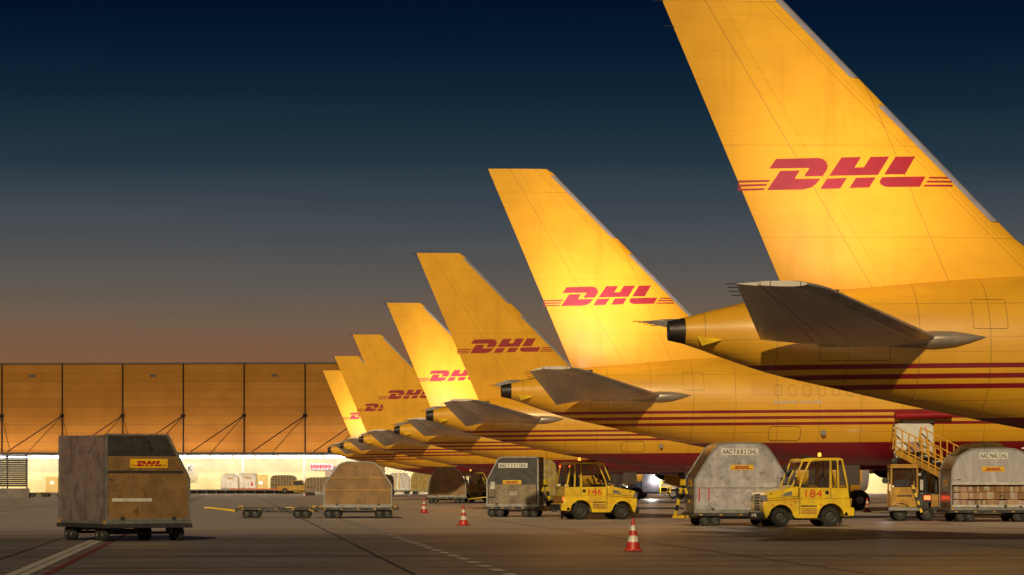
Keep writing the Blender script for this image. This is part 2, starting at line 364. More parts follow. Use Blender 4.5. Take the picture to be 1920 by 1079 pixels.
# ================================================================== ground and its markings
def ground_mat():
    m, t, p = node_mat('apron_concrete'); obj = N(t, 'ShaderNodeTexCoord').outputs['Object']
    mp = N(t, 'ShaderNodeMapping'); mp.inputs['Rotation'].default_value = (0, 0, -PSI); t.links.new(obj, mp.inputs[0]); v = mp.outputs[0]
    sp = N(t, 'ShaderNodeSeparateXYZ'); t.links.new(v, sp.inputs[0])
    cx = N(t, 'ShaderNodeTexWhiteNoise', noise_dimensions='2D'); cmb = N(t, 'ShaderNodeCombineXYZ')
    ix = math_(t, 'FLOOR', math_(t, 'DIVIDE', math_(t, 'SUBTRACT', sp.outputs[0], 2.9), 7.2)); iy = math_(t, 'FLOOR', math_(t, 'DIVIDE', sp.outputs[1], 7.2))
    t.links.new(ix, cmb.inputs[0]); t.links.new(iy, cmb.inputs[1]); t.links.new(cmb.outputs[0], cx.inputs['Vector'])
    n1 = noise(t, .12, v, 8, rough=.65); n2 = noise(t, .9, v, 8, (1, .35, 1), .7); n3 = noise(t, 14, v, 6, rough=.75); n4 = noise(t, .5, v, 6, (.25, 1.3, 1), .6)
    b = mixc(t, cx.outputs[0], (.200, .160, .150), (.155, .125, .118))
    b = mixc(t, math_(t, 'MULTIPLY', ramp(t, n1, .42, .65), .75), b, (.105, .078, .070))
    b = mixc(t, math_(t, 'MULTIPLY', ramp(t, n4, .50, .66), .6), b, (.065, .050, .048))
    b = mixc(t, math_(t, 'MULTIPLY', ramp(t, n2, .56, .78), .5), b, (.05, .038, .036))
    n5 = noise(t, 1.0, v, 5, (.025, .42, 1), .6); n6 = noise(t, 1.0, v, 6, (.03, 4.5, 1), .7)     # tyre-blackened lanes and single skid marks
    b = mixc(t, math_(t, 'MULTIPLY', ramp(t, n5, .51, .58), .75), b, (.052, .042, .044))
    b = mixc(t, math_(t, 'MULTIPLY', ramp(t, n6, .58, .64), .65), b, (.035, .028, .03))
    vo = N(t, 'ShaderNodeTexVoronoi'); vo.inputs['Scale'].default_value = .55; t.links.new(v, vo.inputs['Vector'])
    b = mixc(t, math_(t, 'MULTIPLY', math_(t, 'LESS_THAN', math_(t, 'ADD', vo.outputs['Distance'], math_(t, 'MULTIPLY', n3, .12)), .17), .6), b, (.04, .032, .03))
    b = mixc(t, math_(t, 'MULTIPLY', ramp(t, n3, .35, .75), .45), b, (.27, .205, .18))
    # light pooled on the stands under the jets, put into the concrete's colour
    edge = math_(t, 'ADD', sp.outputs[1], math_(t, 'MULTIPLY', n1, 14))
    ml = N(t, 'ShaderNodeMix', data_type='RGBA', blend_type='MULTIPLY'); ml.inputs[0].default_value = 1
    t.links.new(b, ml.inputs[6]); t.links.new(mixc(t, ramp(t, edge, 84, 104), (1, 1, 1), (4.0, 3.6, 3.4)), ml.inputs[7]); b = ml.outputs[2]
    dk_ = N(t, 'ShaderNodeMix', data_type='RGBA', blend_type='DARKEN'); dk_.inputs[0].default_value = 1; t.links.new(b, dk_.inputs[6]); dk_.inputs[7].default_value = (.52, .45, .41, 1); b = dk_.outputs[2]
    t.links.new(b, p.inputs['Base Color'])
    t.links.new(math_(t, 'ADD', math_(t, 'MULTIPLY', n1, .45), .20), p.inputs['Roughness'])
    bu = N(t, 'ShaderNodeBump'); bu.inputs['Strength'].default_value = .15; bu.inputs['Distance'].default_value = .01
    t.links.new(n3, bu.inputs['Height']); t.links.new(bu.outputs[0], p.inputs['Normal']); return m
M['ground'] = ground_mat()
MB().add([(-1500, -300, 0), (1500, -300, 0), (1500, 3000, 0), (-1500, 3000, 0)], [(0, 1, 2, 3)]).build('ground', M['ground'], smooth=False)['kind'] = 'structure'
M['joint'] = plain('tarred_joint', (.018, .015, .015), .6, 0, .3, 3)
M['wmark'] = plain('worn_white_marking', (.62, .56, .53), .6, 0, .5, 4, dirt=(.24, .19, .17), bump=.2)
M['ymark'] = plain('worn_yellow_marking', (.45, .36, .07), .6, 0, .5, 2, dirt=(.18, .14, .07))
M['rmark'] = plain('worn_red_marking', (.22, .02, .025), .6, 0, .5, 2, dirt=(.08, .03, .03))
def strip(mb, u0, v0, u1, v1, w, z=.004):
    a, b = Vector(uv2w(u0, v0)), Vector(uv2w(u1, v1)); d = (b-a).normalized(); n = Vector((-d.y, d.x))*w/2
    mb.add([(*(a-n), z), (*(b-n), z), (*(b+n), z), (*(a+n), z)], [(0, 1, 2, 3)])
j = MB()
for k in range(-9, 12):
    v = 20
    u = 2.9 + 7.2*k
    while v < 400:
        strip(j, u + random.uniform(-.012, .012), v, u + random.uniform(-.012, .012), v+7.2, .045 + .02*random.random()); v += 7.2
for k in range(4, 56): strip(j, -60, 7.2*k, 80, 7.2*k, .022, .0032)
j.build('pavement_joints', M['joint'], smooth=False)['kind'] = 'structure'
j = MB(); v = 38.6
while v < 340: strip(j, 4.4, v, 4.4, v+1.25, .20, .008); v += 2.4
j.build('dashed_pavement_marking', M['wmark'], smooth=False)['kind'] = 'structure'
j = MB(); 
for q in range(90):
    for du in (-.1, .1): 
        for k in range(3): strip(j, -3.3+du, 30+q*3.3+k*1.1, -3.3+du, 30+q*3.3+k*1.1+1.04, .17, .008)
j.build('white_pavement_band', M['wmark'], smooth=False)['kind'] = 'structure'
j = MB(); strip(j, -2.86, 30, -2.86, 330, .13, .008); j.build('red_pavement_line', M['rmark'], smooth=False)['kind'] = 'structure'
j = MB()
YL = [(-13, 47.0), (-9, 47.5), (-5.6, 48.4), (-3.2, 49.5), (0, 51.6), (3.3, 54.2), (8, 58.6), (14, 65)]
for a, b in zip(YL, YL[1:]):
    a, b = Vector(a), Vector(b); n = Vector((-(b-a).y, (b-a).x)).normalized()*.05
    j.add([(*(a-n), .012), (*(b-n), .012), (*(b+n), .012), (*(a+n), .012)], [(0, 1, 2, 3)])
j.build('yellow_taxi_line', M['ymark'], smooth=False)['kind'] = 'structure'

# ================================================================== the cargo jets
TOP = [(0, 5.22), (.37, 5.30), (1.2, 5.52), (2.6, 5.83), (4.2, 5.99), (8.3, 6.33), (10, 6.37), (40, 6.37), (42.5, 6.15), (44.2, 5.75), (45.6, 5.0), (46.6, 4.3), (47.1, 3.75)]
BOT = [(0, 4.76), (.37, 4.68), (1.2, 4.39), (2.4, 4.00), (4.2, 3.60), (6.0, 3.20), (8.3, 2.75), (10.5, 2.38), (12.5, 2.17), (14.5, 2.12), (40, 2.12), (43, 2.2), (45, 2.42), (46.4, 2.85), (47.1, 3.35)]
WID = [(0, .25), (.37, .33), (2.4, .86), (5, 1.28), (8, 1.62), (11, 1.82), (14, 1.88), (40, 1.88), (42.5, 1.72), (44.5, 1.35), (46, .85), (47.1, .3)]
def smooth_interp(tab, x):
    n = len(tab)
    if x <= tab[0][0]: return tab[0][1]
    if x >= tab[-1][0]: return tab[-1][1]
    for i in range(n-1):
        if tab[i][0] <= x <= tab[i+1][0]: break
    def sl(i):
        if i == 0: return (tab[1][1]-tab[0][1])/(tab[1][0]-tab[0][0])
        if i == n-1: return (tab[-1][1]-tab[-2][1])/(tab[-1][0]-tab[-2][0])
        a = (tab[i][1]-tab[i-1][1])/(tab[i][0]-tab[i-1][0]); b = (tab[i+1][1]-tab[i][1])/(tab[i+1][0]-tab[i][0])
        return 0 if a*b <= 0 else 2*a*b/(a+b)
    x0, y0 = tab[i]; x1, y1 = tab[i+1]; h = x1-x0; t = (x-x0)/h
    return (2*t**3-3*t*t+1)*y0 + (t**3-2*t*t+t)*h*sl(i) + (-2*t**3+3*t*t)*y1 + (t**3-t*t)*h*sl(i+1)
def fus_pt(x, a):
    t, b, w = (smooth_interp(T, x) for T in (TOP, BOT, WID)); c, h = (t+b)/2, (t-b)/2
    return (x, w*math.sin(a), c + h*math.cos(a))
def fus_side(x, z, side=-1, off=.006):
    t, b, w = (smooth_interp(T, x) for T in (TOP, BOT, WID)); c, h = (t+b)/2, (t-b)/2
    q = max(0, 1-((z-c)/h)**2); return Vector((x, side*(w*math.sqrt(q)+off), z))
def ring_outline(x0, x1, z0, z1, r, w):
    o = []; i = []
    for sgn, out in ((0, o), (1, i)):
        d = w*sgn; a0, a1, b0, b1 = x0+d, x1-d, z0+d, z1-d
        rr = max(.02, r-d)
        out += arc((a1-rr, b1-rr), rr, 0, 90, 4) + arc((a0+rr, b1-rr), rr, 90, 180, 4) + arc((a0+rr, b0+rr), rr, 180, 270, 4) + arc((a1-rr, b0+rr), rr, 270, 360, 4)
    return o, i
def seam_ring(mb, x0, x1, z0, z1, r=.15, w=.02, off=.007):
    o, i = ring_outline(x0, x1, z0, z1, r, w); n = len(o)
    def dense(P):
        out = []
        for k in range(n):
            a, b = P[k], P[(k+1) % n]; 
            for q in range(3): out.append((a[0]+(b[0]-a[0])*q/3, a[1]+(b[1]-a[1])*q/3))
        return out
    o, i = dense(o), dense(i); n = len(o)
    mb.add([fus_side(*p, off=off) for p in o] + [fus_side(*p, off=off) for p in i], [(k, (k+1) % n, n+(k+1) % n, n+k) for k in range(n)])
ZT, ZB = 13.6, 5.75
def fin_le(z):
    if z > 7.2: return 1.86 + (13.6-z)*1.0
    return 8.26 + (7.2-z)*1.35
def fin_te(z): return -.52 + (13.6-z)*(3.30/7.75)
def fin_h(z): return .33 + (13.6-z)*(4.45/7.54)
def yt(u): 
    u = min(1, max(0, u)); return 5*.085*(.2969*math.sqrt(u)-.126*u-.3516*u*u+.2843*u**3-.1015*u**4)
def fin_y(x, z):
    l, te = fin_le(z), fin_te(z); c = l-te; return c*max(.0004, yt((l-x)/c))
def foil(mb, z_list, xa, xb, n=14, bias=1.0, capz=True):
    ts = [i/n for i in range(n+1)]
    def P(z, t, s):
        a, b = xa(z), xb(z); x = a + (b-a)*t**bias; return (x, s*fin_y(x, z), z)
    zs = z_list; loop = [(t, -1) for t in ts] + [(t, 1) for t in reversed(ts)]
    vs = [P(z, t, s) for z in zs for t, s in loop]; k = len(loop)
    fs = [(i*k+q, i*k+(q+1) % k, (i+1)*k+(q+1) % k, (i+1)*k+q) for i in range(len(zs)-1) for q in range(k)]
    fs.append(tuple(range(k))); fs.append(tuple((len(zs)-1)*k+q for q in reversed(range(k))))
    mb.add(vs, fs)
# tailplane, as functions of span position y (outboard distance)
SB, ST_ = .6, 7.3
def st(yy): return (yy-1.0)/6.3
def st_le(yy): return 6.35 - 4.25*st(yy) + (.0 if yy < 6.9 else -(yy-6.9)**1.0*.6)
def st_te(yy): return 2.02 - 1.67*st(yy)
def st_z(yy): return 4.72 + .90*st(yy)
def wing_mb(le, te, zc, ys, side, thick=.10, u0=0, u1=1, n=12, shrink=1.0):
    us = [u0 + (u1-u0)*(1-math.cos(math.pi*i/n))/2 for i in range(n+1)]
    loop = [(u, 1) for u in us] + [(u, -1) for u in reversed(us)]; k = len(loop); vs = []
    for yy in ys:
        l, t_ = le(yy), te(yy); c = l-t_
        for u, s in loop: vs.append((l-u*c, side*yy, zc(yy) + s*shrink*c*(thick/.085)*yt(u)))
    fs = [(i*k+q, i*k+(q+1) % k, (i+1)*k+(q+1) % k, (i+1)*k+q) for i in range(len(ys)-1) for q in range(k)]
    fs.append(tuple(range(k))); fs.append(tuple((len(ys)-1)*k+q for q in reversed(range(k))))
    return MB().add(vs, fs)

JETS = []
def jet_parts(root, lamp):
    # fuselage
    xs = [0.37 + .4*i for i in range(36)] + [15.5+1.6*i for i in range(15)] + [39 + .45*i for i in range(18)] + [47.1]
    xs = sorted(set(round(x, 3) for x in xs if x <= 47.1)); n = 56
    m = MB(); m.grid(lambda x, a: fus_pt(x, a), xs, [2*math.pi*i/n for i in range(n)], closed=True)
    m.f.append(tuple((len(xs)-1)*n + i for i in range(n))); m.m.append(0)
    fus = m.build('fuselage', M['fuse'], root, ang=1.2)
    # exhaust nozzle
    m = MB(); m.grid(lambda x, a: fus_pt(x, a), [0, .12, .25, .37], [2*math.pi*i/28 for i in range(28)], closed=True)
    k = len(m.v); m.add([(.25, .17*math.sin(a), 5.0+.17*math.cos(a)) for a in [2*math.pi*i/28 for i in range(28)]], [])
    for i in range(28): m.f.append((i, (i+1) % 28, k+(i+1) % 28, k+i)); m.m.append(0)
    m.f.append(tuple(k+i for i in range(28))); m.m.append(0)
    ex = m.build('exhaust_nozzle', M['dark'], root)
    MB().lathe([(.20, .02), (.215, .02), (.215, .06), (.20, .06)], (0, 0, 5.0), 'x', 24).build('nozzle_ring', M['rim'], ex)
    # fin / rudder / leading edge
    zs = [5.6, 6.0, 6.5, 7.2, 8, 9, 10, 11, 12, 13, 13.45, 13.6]
    m = MB(); foil(m, zs, lambda z: fin_h(z)+.006, lambda z: fin_le(z) - (0.0 if z < 13.5 else .12), 16); m.build('vertical_fin', M['fin'], root)
    m = MB(); foil(m, [5.86]+zs[1:], lambda z: fin_te(z), lambda z: fin_h(z)-.006, 6); rud = m.build('rudder', M['fin'], root)
    m = MB(); foil(m, [5.95]+zs[2:-1], lambda z: fin_h(z)-.035, lambda z: fin_h(z)+.03, 2)
    m.v = [(x, y*.965, z) for x, y, z in m.v]; m.build('rudder_hinge', M['seam'], rud)
    def le_band(z0, z1, name, mt):
        zz_ = bars(10, z0, z1); m = MB()
        for s in (-1, 1):
            m.grid(lambda z, q: (fin_le(z)+.012-q*.22, s*(fin_y(fin_le(z)-q*.22, z)+.006), z), zz_, [0, .1, .25, .5, .75, 1])
        m.build(name, mt, root)
    le_band(10.95, 13.35, 'leading_edge_strip', M['alu']); le_band(7.6, 10.3, 'leading_edge_strip', M['alu'])
    for zz in (13.57, 13.5, 13.15, 12.7, 12.1): MB().tube((fin_te(zz)+.02, 0, zz), (fin_te(zz)-.24, 0, zz+.02), .013, 6).build('static_wick', M['black'], rud)
    for xx in (.3, -.1): MB().tube((xx, 0, 13.58), (xx-.14, 0, 13.74), .013, 6).build('static_wick', M['black'], rud)
    # logo on both sides of the fin
    LW, LX, LZ = 5.09, 1.64, 8.28
    for s in (-1, 1):
        def fn(u, v, s=s):
            x = LX + (u*LW if s < 0 else (1-u)*LW); z = LZ + v*LW + .02*(x-LX)
            return (x, s*(fin_y(x, z)+.008), z)
        logo_mb(fn, .03).build('fin_logo', M['red'], root)
    # tailplane with elevators
    ys = [.55, 1.2, 2.2, 3.4, 4.6, 5.8, 6.7, 7.05, 7.3]
    for s in (-1, 1):
        hs = lambda yy: st_te(yy) + .30*(st_le(yy)-st_te(yy))
        sb = wing_mb(st_le, st_te, st_z, ys, s, .080, 0, .694, n=14).build('horizontal_stabiliser', M['tailskin'], root)
        el = wing_mb(st_le, st_te, lambda q: st_z(q)-.012, ys[1:], s, .080, .700, 1, n=8).build('elevator', M['tailskin'], sb)
        for yy in (7.25, 6.9, 6.5, 6.1): MB().tube((st_te(yy), s*yy, st_z(yy)), (st_te(yy)-.22, s*yy, st_z(yy)-.01), .011, 6).build('static_wick', M['black'], el)
        m = MB()   # polished leading edge
        m.grid(lambda yy, q: (st_le(yy)+.015-abs(q)*.34, s*yy, st_z(yy)+(1 if q > 0 else -1)*((st_le(yy)-st_te(yy))*(.080/.085)*yt(abs(q)*.34/(st_le(yy)-st_te(yy)))+.006)), ys[1:], [-1, -.6, -.3, -.1, -.02, .02, .1, .3, .6, 1])
        m.build('leading_edge_strip', M['alu'], sb)
        # pointed root fairing
        m = MB(); prof = [(3.9, .02), (4.6, .10), (5.4, .17), (6.0, .21), (6.45, .18), (6.8, .11), (7.05, .045), (7.2, .006)]
        m.grid(lambda i, a: (prof[i][0], s*(abs(fus_side(prof[i][0], 4.7).y)-.02+prof[i][1]*1.1*math.cos(a)), 4.70+.015*i + prof[i][1]*math.sin(a)), range(8), [2*math.pi*i/18 for i in range(18)], closed=True)
        m.build('root_fairing', M['fairing'], sb)
        lf = MB().box((2.7, s*5.6, st_z(5.6)+.17), (.34, .16, .12)).build('logo_lamp_housing', M['dark'], sb)
        MB().box((2.75, s*5.49, st_z(5.6)+.20), (.22, .05, .06)).build('lamp_lens', M['logolamp'] if lamp else M['offwhite'], lf)
    # small ventral fin blade on the tail cone, tail skid, outlines of doors and plugged windows
    MB().add([(.62, -.36, 4.86), (1.35, -.42, 4.93), (1.32, -.50, 4.80), (.70, -.62, 4.62), (.62, -.34, 4.84), (1.35, -.40, 4.91), (1.32, -.47, 4.78), (.70, -.59, 4.60)],
             [(0, 1, 2, 3), (7, 6, 5, 4), (0, 1, 5, 4), (1, 2, 6, 5), (2, 3, 7, 6), (3, 0, 4, 7)]).build('tail_vane', M['yellow'], root, smooth=False)
    for a_ in ((10.2, 11.45, 3.05, 3.62, .16, .022), (15.0, 16.5, 2.62, 3.75, .14, .022), (3.4, 5.0, 4.26, 4.60, .05, .012), (6.9, 7.7, 5.0, 5.7, .05, .010)):
        m = MB(); seam_ring(m, *a_); m.build('access_panel_outline', M['seam'], fus)
    for i in range(9):
        m = MB(); x = 10.4 + i*.56; seam_ring(m, x, x+.30, 4.78, 5.22, .12, .012); m.build('plugged_window', M['seam'], fus)
    vs, fs = text_mesh('BOEING 757-200', .02)
    for s in (-1, 1):
        m = MB(); m.add([fus_side((10.35 + (x if s < 0 else 1-x)*1.85) + (.06*y if s < 0 else -.06*y), 4.48 + y*.11 + .015*x, s, .008) for x, y in vs], fs)
        m.build('type_lettering', M['offwhite'], fus, smooth=False)
    MB().lathe([(.0, -.02), (.10, -.02), (.10, .0), (.11, .01)], (12.3, -1.80, 3.36), 'y', 16).build('service_port', M['galv'], fus)
    # wings, engines, gear (they stand mostly outside or behind things in the photograph)
    for s in (-1, 1):
        wy = [.6, 1.8, 4, 6.5, 9, 12, 15, 17.5, 19.0]
        wle = lambda y_: 30.4 - (y_-.6)*.56
        wte = lambda y_: (21.0 - (y_-.6)*.10) if y_ < 6.5 else 20.41 - (y_-6.5)*.195
        wz = lambda y_: 2.75 + (y_-.6)*.088
        wg = wing_mb(wle, wte, wz, wy, s, .10, n=14).build('wing', M['wing'], root)
        for yy in (4.2, 8.2, 11.8):
            prof = [(0, .02), (.8, .18), (2, .26), (3.2, .22), (4.2, .05)]
            m = MB(); m.grid(lambda i, a: (wte(yy)-1.2+prof[i][0], s*yy+prof[i][1]*.7*math.cos(a), wz(yy)-.32+prof[i][1]*math.sin(a)), range(5), [2*math.pi*i/14 for i in range(14)], closed=True)
            m.build('flap_track_fairing', M['wing'], wg)
        prof = [(0, .62), (.5, .80), (1.6, 1.12), (3.0, 1.28), (4.3, 1.25), (4.75, 1.12), (4.70, 1.0), (4.2, .98)]
        en = MB().lathe([(r, x_) for x_, r in prof], (26.2, s*6.4, 2.05), 'x', 36).build('engine_nacelle', M['jetyellow'], root)
        MB().lathe([(.0, -.6), (.30, -.2), (.50, .6)], (26.0, s*6.4, 2.05), 'x', 24).build('exhaust_cone', M['dark'], en)
        MB().lathe([(1.0, 4.72), (1.14, 4.76), (1.17, 4.62), (1.26, 4.3), (1.265, 4.3), (1.19, 4.7), (1.14, 4.82), (.99, 4.76)], (26.2, s*6.4, 2.05), 'x', 36).build('inlet_lip', M['alu'], en)
        MB().lathe([(0, 4.2), (.99, 4.1)], (26.2, s*6.4, 2.05), 'x', 30).build('fan', M['dark'], en)
        MB().prism([(27.0, 2.7), (29.6, 3.1), (29.2, 3.35), (24.5, 3.2), (25.8, 2.9)], s*6.4-.14, s*6.4+.14).build('engine_pylon', M['jetyellow'], en)
        g = MB().tube((21.9, s*3.65, 2.9), (21.9, s*3.65, .6), .14, 12).tube((21.9, s*3.65, 2.3), (21.4, s*2.6, 2.9), .07).bar((21.2, s*3.65, .52), (22.6, s*3.65, .52), .18).build('main_gear', M['offwhite'], root)
        MB().box((21.9, s*4.1, 2.05), (1.1, .05, 1.5), Matrix.Rotation(s*R(8), 3, 'X')).build('gear_door', M['white'], g, bevel=.01)
        for wx in (21.35, 22.45):
            for wo_ in (-.35, .35):
                w_ = MB().lathe([(.2, -.19), (.44, -.2), (.52, -.12), (.53, 0), (.52, .12), (.44, .2), (.2, .19)], (wx, s*3.65+wo_, .53), 'y', 26, False).build('gear_wheel', M['tyre'], g)
                MB().lathe([(0, -.12), (.2, -.14), (.25, -.195), (.25, .195), (.2, .14), (0, .12)], (wx, s*3.65+wo_, .53), 'y', 20).build('rim', M['galv'], w_)
    g = MB().tube((41.5, 0, 2.4), (41.5, 0, .45), .1, 12).tube((41.5, 0, 1.6), (42.4, 0, 2.3), .05).build('nose_gear', M['offwhite'], root)
    for s in (-.22, .22): MB().lathe([(.1, -.12), (.33, -.13), (.40, -.06), (.40, .06), (.33, .13), (.1, .12)], (41.5, s, .4), 'y', 22).build('gear_wheel', M['tyre'], g)
    MB().prism([(44.2, 4.75), (45.55, 4.72), (45.2, 5.2), (44.3, 5.35)], -1.22, 1.22).build('cockpit_window', M['black'], root)

TAILS = [(1253, 69.4), (940, 115.1), (799, 157.3), (739, 201.0), (673, 244.0), (637, 285.6), (614, 322.0)]
JLAB = ['nearest yellow cargo jet, its floodlit fin cut off by the top of the picture',
        'yellow cargo jet with glowing fin behind tug 184, hold door open at the belt loader',
        'yellow cargo jet with unlit fin, third in the row behind the dark container',
        'yellow cargo jet fourth in the row, its pale floodlit fin between two unlit ones',
        'yellow cargo jet fifth in the row, unlit fin with its last letter hidden',
        'yellow cargo jet sixth in the row, unlit narrow fin before the hangar',
        'yellow cargo jet farthest away, thin pale floodlit fin against the hangar wall']
LIT = [1, 1, 0, 1, 0, 0, 1]
proto = {}
for lit_ in (1, 0):
    i = LIT.index(lit_); r_ = empty('cargo_jet'); jet_parts(r_, lit_); proto[lit_] = r_
for i, (tx, Y) in enumerate(TAILS):
    o = proto[LIT[i]] if i in (LIT.index(1), LIT.index(0)) else copy_tree(proto[LIT[i]])
    o.location = (px(tx, Y), Y, 0); o.rotation_euler = (0, 0, PSI)
    tag(o, JLAB[i], 'cargo jet', 'cargo jets parked in a row'); JETS.append(o)
    if LIT[i]:
        # logo lamps: one in each tailplane housing, shining up at the fin
        for s, tgt, e, sp in ((-1, {0: (5.4, 0, 10.0), 1: (3.0, 0, 10.6), 3: (3.6, 0, 9.2), 6: (2.6, 0, 9.8)}[i], {0: 2100, 1: 1650, 3: 1600, 6: 1600}[i], 84), (1, (4.0, 0, 9.5), 1100, 80)):
            L = bpy.data.lights.new('logo_lamp', 'SPOT'); L.energy = e; L.spot_size = R(sp); L.spot_blend = 1.0; L.shadow_soft_size = .08; L.color = (1, .88, .98)
            lo = bpy.data.objects.new('logo_lamp', L); COL.objects.link(lo); lo.parent = o
            p0 = Vector((2.8, s*5.35, st_z(5.6)+.30)); lo.location = p0
            lo.rotation_euler = (Vector(tgt)-p0).to_track_quat('-Z', 'Y').to_euler()

for o, droop, yaw_ in zip(JETS, (0, 15, 17, 9, 16, 13, 12), (0,)*7):
    hx = lambda yy: st_te(yy) + .303*(st_le(yy)-st_te(yy))
    for c in o.children:
        if c.name.startswith('horizontal_stabiliser'):
            for e in c.children:
                if e.name.startswith('elevator'):
                    sgn = -1 if sum(v.co.y for v in e.data.vertices) < 0 else 1
                    p_ = Vector((hx(1.2), sgn*1.2, st_z(1.2))); q_ = Vector((hx(7.1), sgn*7.1, st_z(7.1))); ax = (q_-p_).normalized()
                    e.matrix_local = Matrix.Translation(p_) @ Matrix.Rotation(R(-droop)*sgn, 4, ax) @ Matrix.Translation(-p_)
        if c.name.startswith('rudder'):
            p_ = Vector((fin_h(6), 0, 6)); q_ = Vector((fin_h(13.5), 0, 13.5))
            c.matrix_local = Matrix.Translation(p_) @ Matrix.Rotation(R(yaw_), 4, (q_-p_).normalized()) @ Matrix.Translation(-p_)
# open hold door on the second jet
J2 = JETS[1]
hd = empty('hold_door', (0, 0, 0)); hd.parent = J2
o_, i_ = ring_outline(15.0, 16.55, 2.36, 3.72, .18, .03)
MB().prism(o_, -2.10, -2.0).build('door_liner', M['white'], hd, bevel=.01)
m = MB()
for zz in bars(7, 2.5, 3.6): m.bx(14.98, 15.03, -2.12, -2.02, zz, zz+.06)
m.bx(15.1, 15.35, -2.112, -2.101, 2.96, 2.98).build('door_latch', M['black'], hd)
write('4', (15.98, -2.106, 3.34), (1, 0, 0), (0, 0, 1), .11, .20, M['lred'], hd)
MB().bx(16.22, 16.25, -2.108, -2.101, 3.42, 3.64).build('door_mark', M['lred'], hd)
m = MB(); m.grid(lambda x, a: (x, -2.02 - .20*math.cos(a), 4.02 + .15*math.sin(a) + .02*(x-15)), bars(6, 15.05, 17.25), [2*math.pi*i/14 for i in range(14)], closed=True)
m.f += [tuple(range(14)), tuple(70+i for i in range(14))]; m.m += [0, 0]
m.build('door_leaf', M['red'], hd)
MB().tube((15.4, -1.9, 3.72), (15.3, -2.05, 3.92), .03).tube((16.5, -1.9, 3.72), (16.6, -2.05, 3.92), .03).bx(15.35, 16.6, -2.02, -1.97, 3.76, 3.82).build('door_hinge_arm', M['steel'], hd)

# ================================================================== traffic cones
def cone():
    r = empty('traffic_cone')
    MB().prism([(-.19, -.15), (-.15, -.19), (.15, -.19), (.19, -.15), (.19, .15), (.15, .19), (-.15, .19), (-.19, .15)], 0.012, .05, 'z').build('base', M['conered'], r, bevel=.012)
    def fr(z0, z1, nm, mt):
        f = lambda z: .155 - .205*(z-.05)/1.0
        MB().lathe([(f(z0), z0), (f(z1), z1)] if nm != 'tip' else [(f(z0), z0), (f(z1), z1), (f(z1)*.6, z1+.006), (f(z1)*.6, z1-.03)], (0, 0, 0), 'z', 24).build(nm, mt, r)
    for a, b, nm, mt in ((.05, .20, 'band', M['conered']), (.20, .33, 'band', M['conewhite']), (.33, .44, 'band', M['conered']), (.44, .55, 'band', M['conewhite']), (.55, .70, 'tip', M['conered'])): fr(a, b, nm, mt)
    return r
c0 = cone()
cones = [(1187, 1034, 'large red and white traffic cone nearest the camera, before the dark container dolly'), (869, 986, 'red and white traffic cone left of the dark container'),
         (795, 962.5, 'small red and white traffic cone beside the tan blurred-looking cargo train'), (1626, 961, 'orange traffic cone behind the rear of tug 184'),
         (715, 949.5, 'tiny traffic cone beyond the tan container, out on the open apron'), (575, 929.5, 'tiny traffic cone by the pickup at the hangar')]
cones[2] = (795, 962.5, 'small red and white traffic cone between the open apron and the brown container')
for i, (x, y, lb) in enumerate(cones):
    o = c0 if i == 0 else copy_tree(c0); Y = gy(y); o.location = (px(x, Y), Y, 0); o.rotation_euler.z = i*1.1
    tag(o, lb, 'traffic cone', 'traffic cones on the apron')

# ================================================================== containers and dollies
def arch_profile(w, h, vert=.55, flat=.40, pw=2.2, n=9):
    pts = [(w/2, 0.0), (w/2, h*vert)]
    for i in range(1, n+1):
        t = i/n*math.pi/2; x = w*flat/2 + (w/2-w*flat/2)*(abs(math.cos(t))**(2/pw)); z = h*vert + h*(1-vert)*(abs(math.sin(t))**(2/pw))
        pts.append((x, z))
    return pts + [(-x, z) for x, z in reversed(pts)]
def slant_profile(w, h): # steep slanted shoulders with rounded top corners
    p = [(w/2, 0), (w/2, h*.46), (w*.46, h*.56), (w*.36, h*.78), (w*.29, h*.92), (w*.24, h*.975), (w*.17, h)]
    return p + [(-x, z) for x, z in reversed(p)]
def half_profile(w, h):  # one cut shoulder, on the left
    return [(w/2, 0), (w/2, h), (-w*.20, h), (-w*.28, h*.97), (-w*.5, h*.52), (-w*.5, 0)]
def inset(P, d, c=(0, 1.0)):
    return [(x - d*(1 if x > 0 else -1), z-d if z > .2 else z+d) for x, z in P]
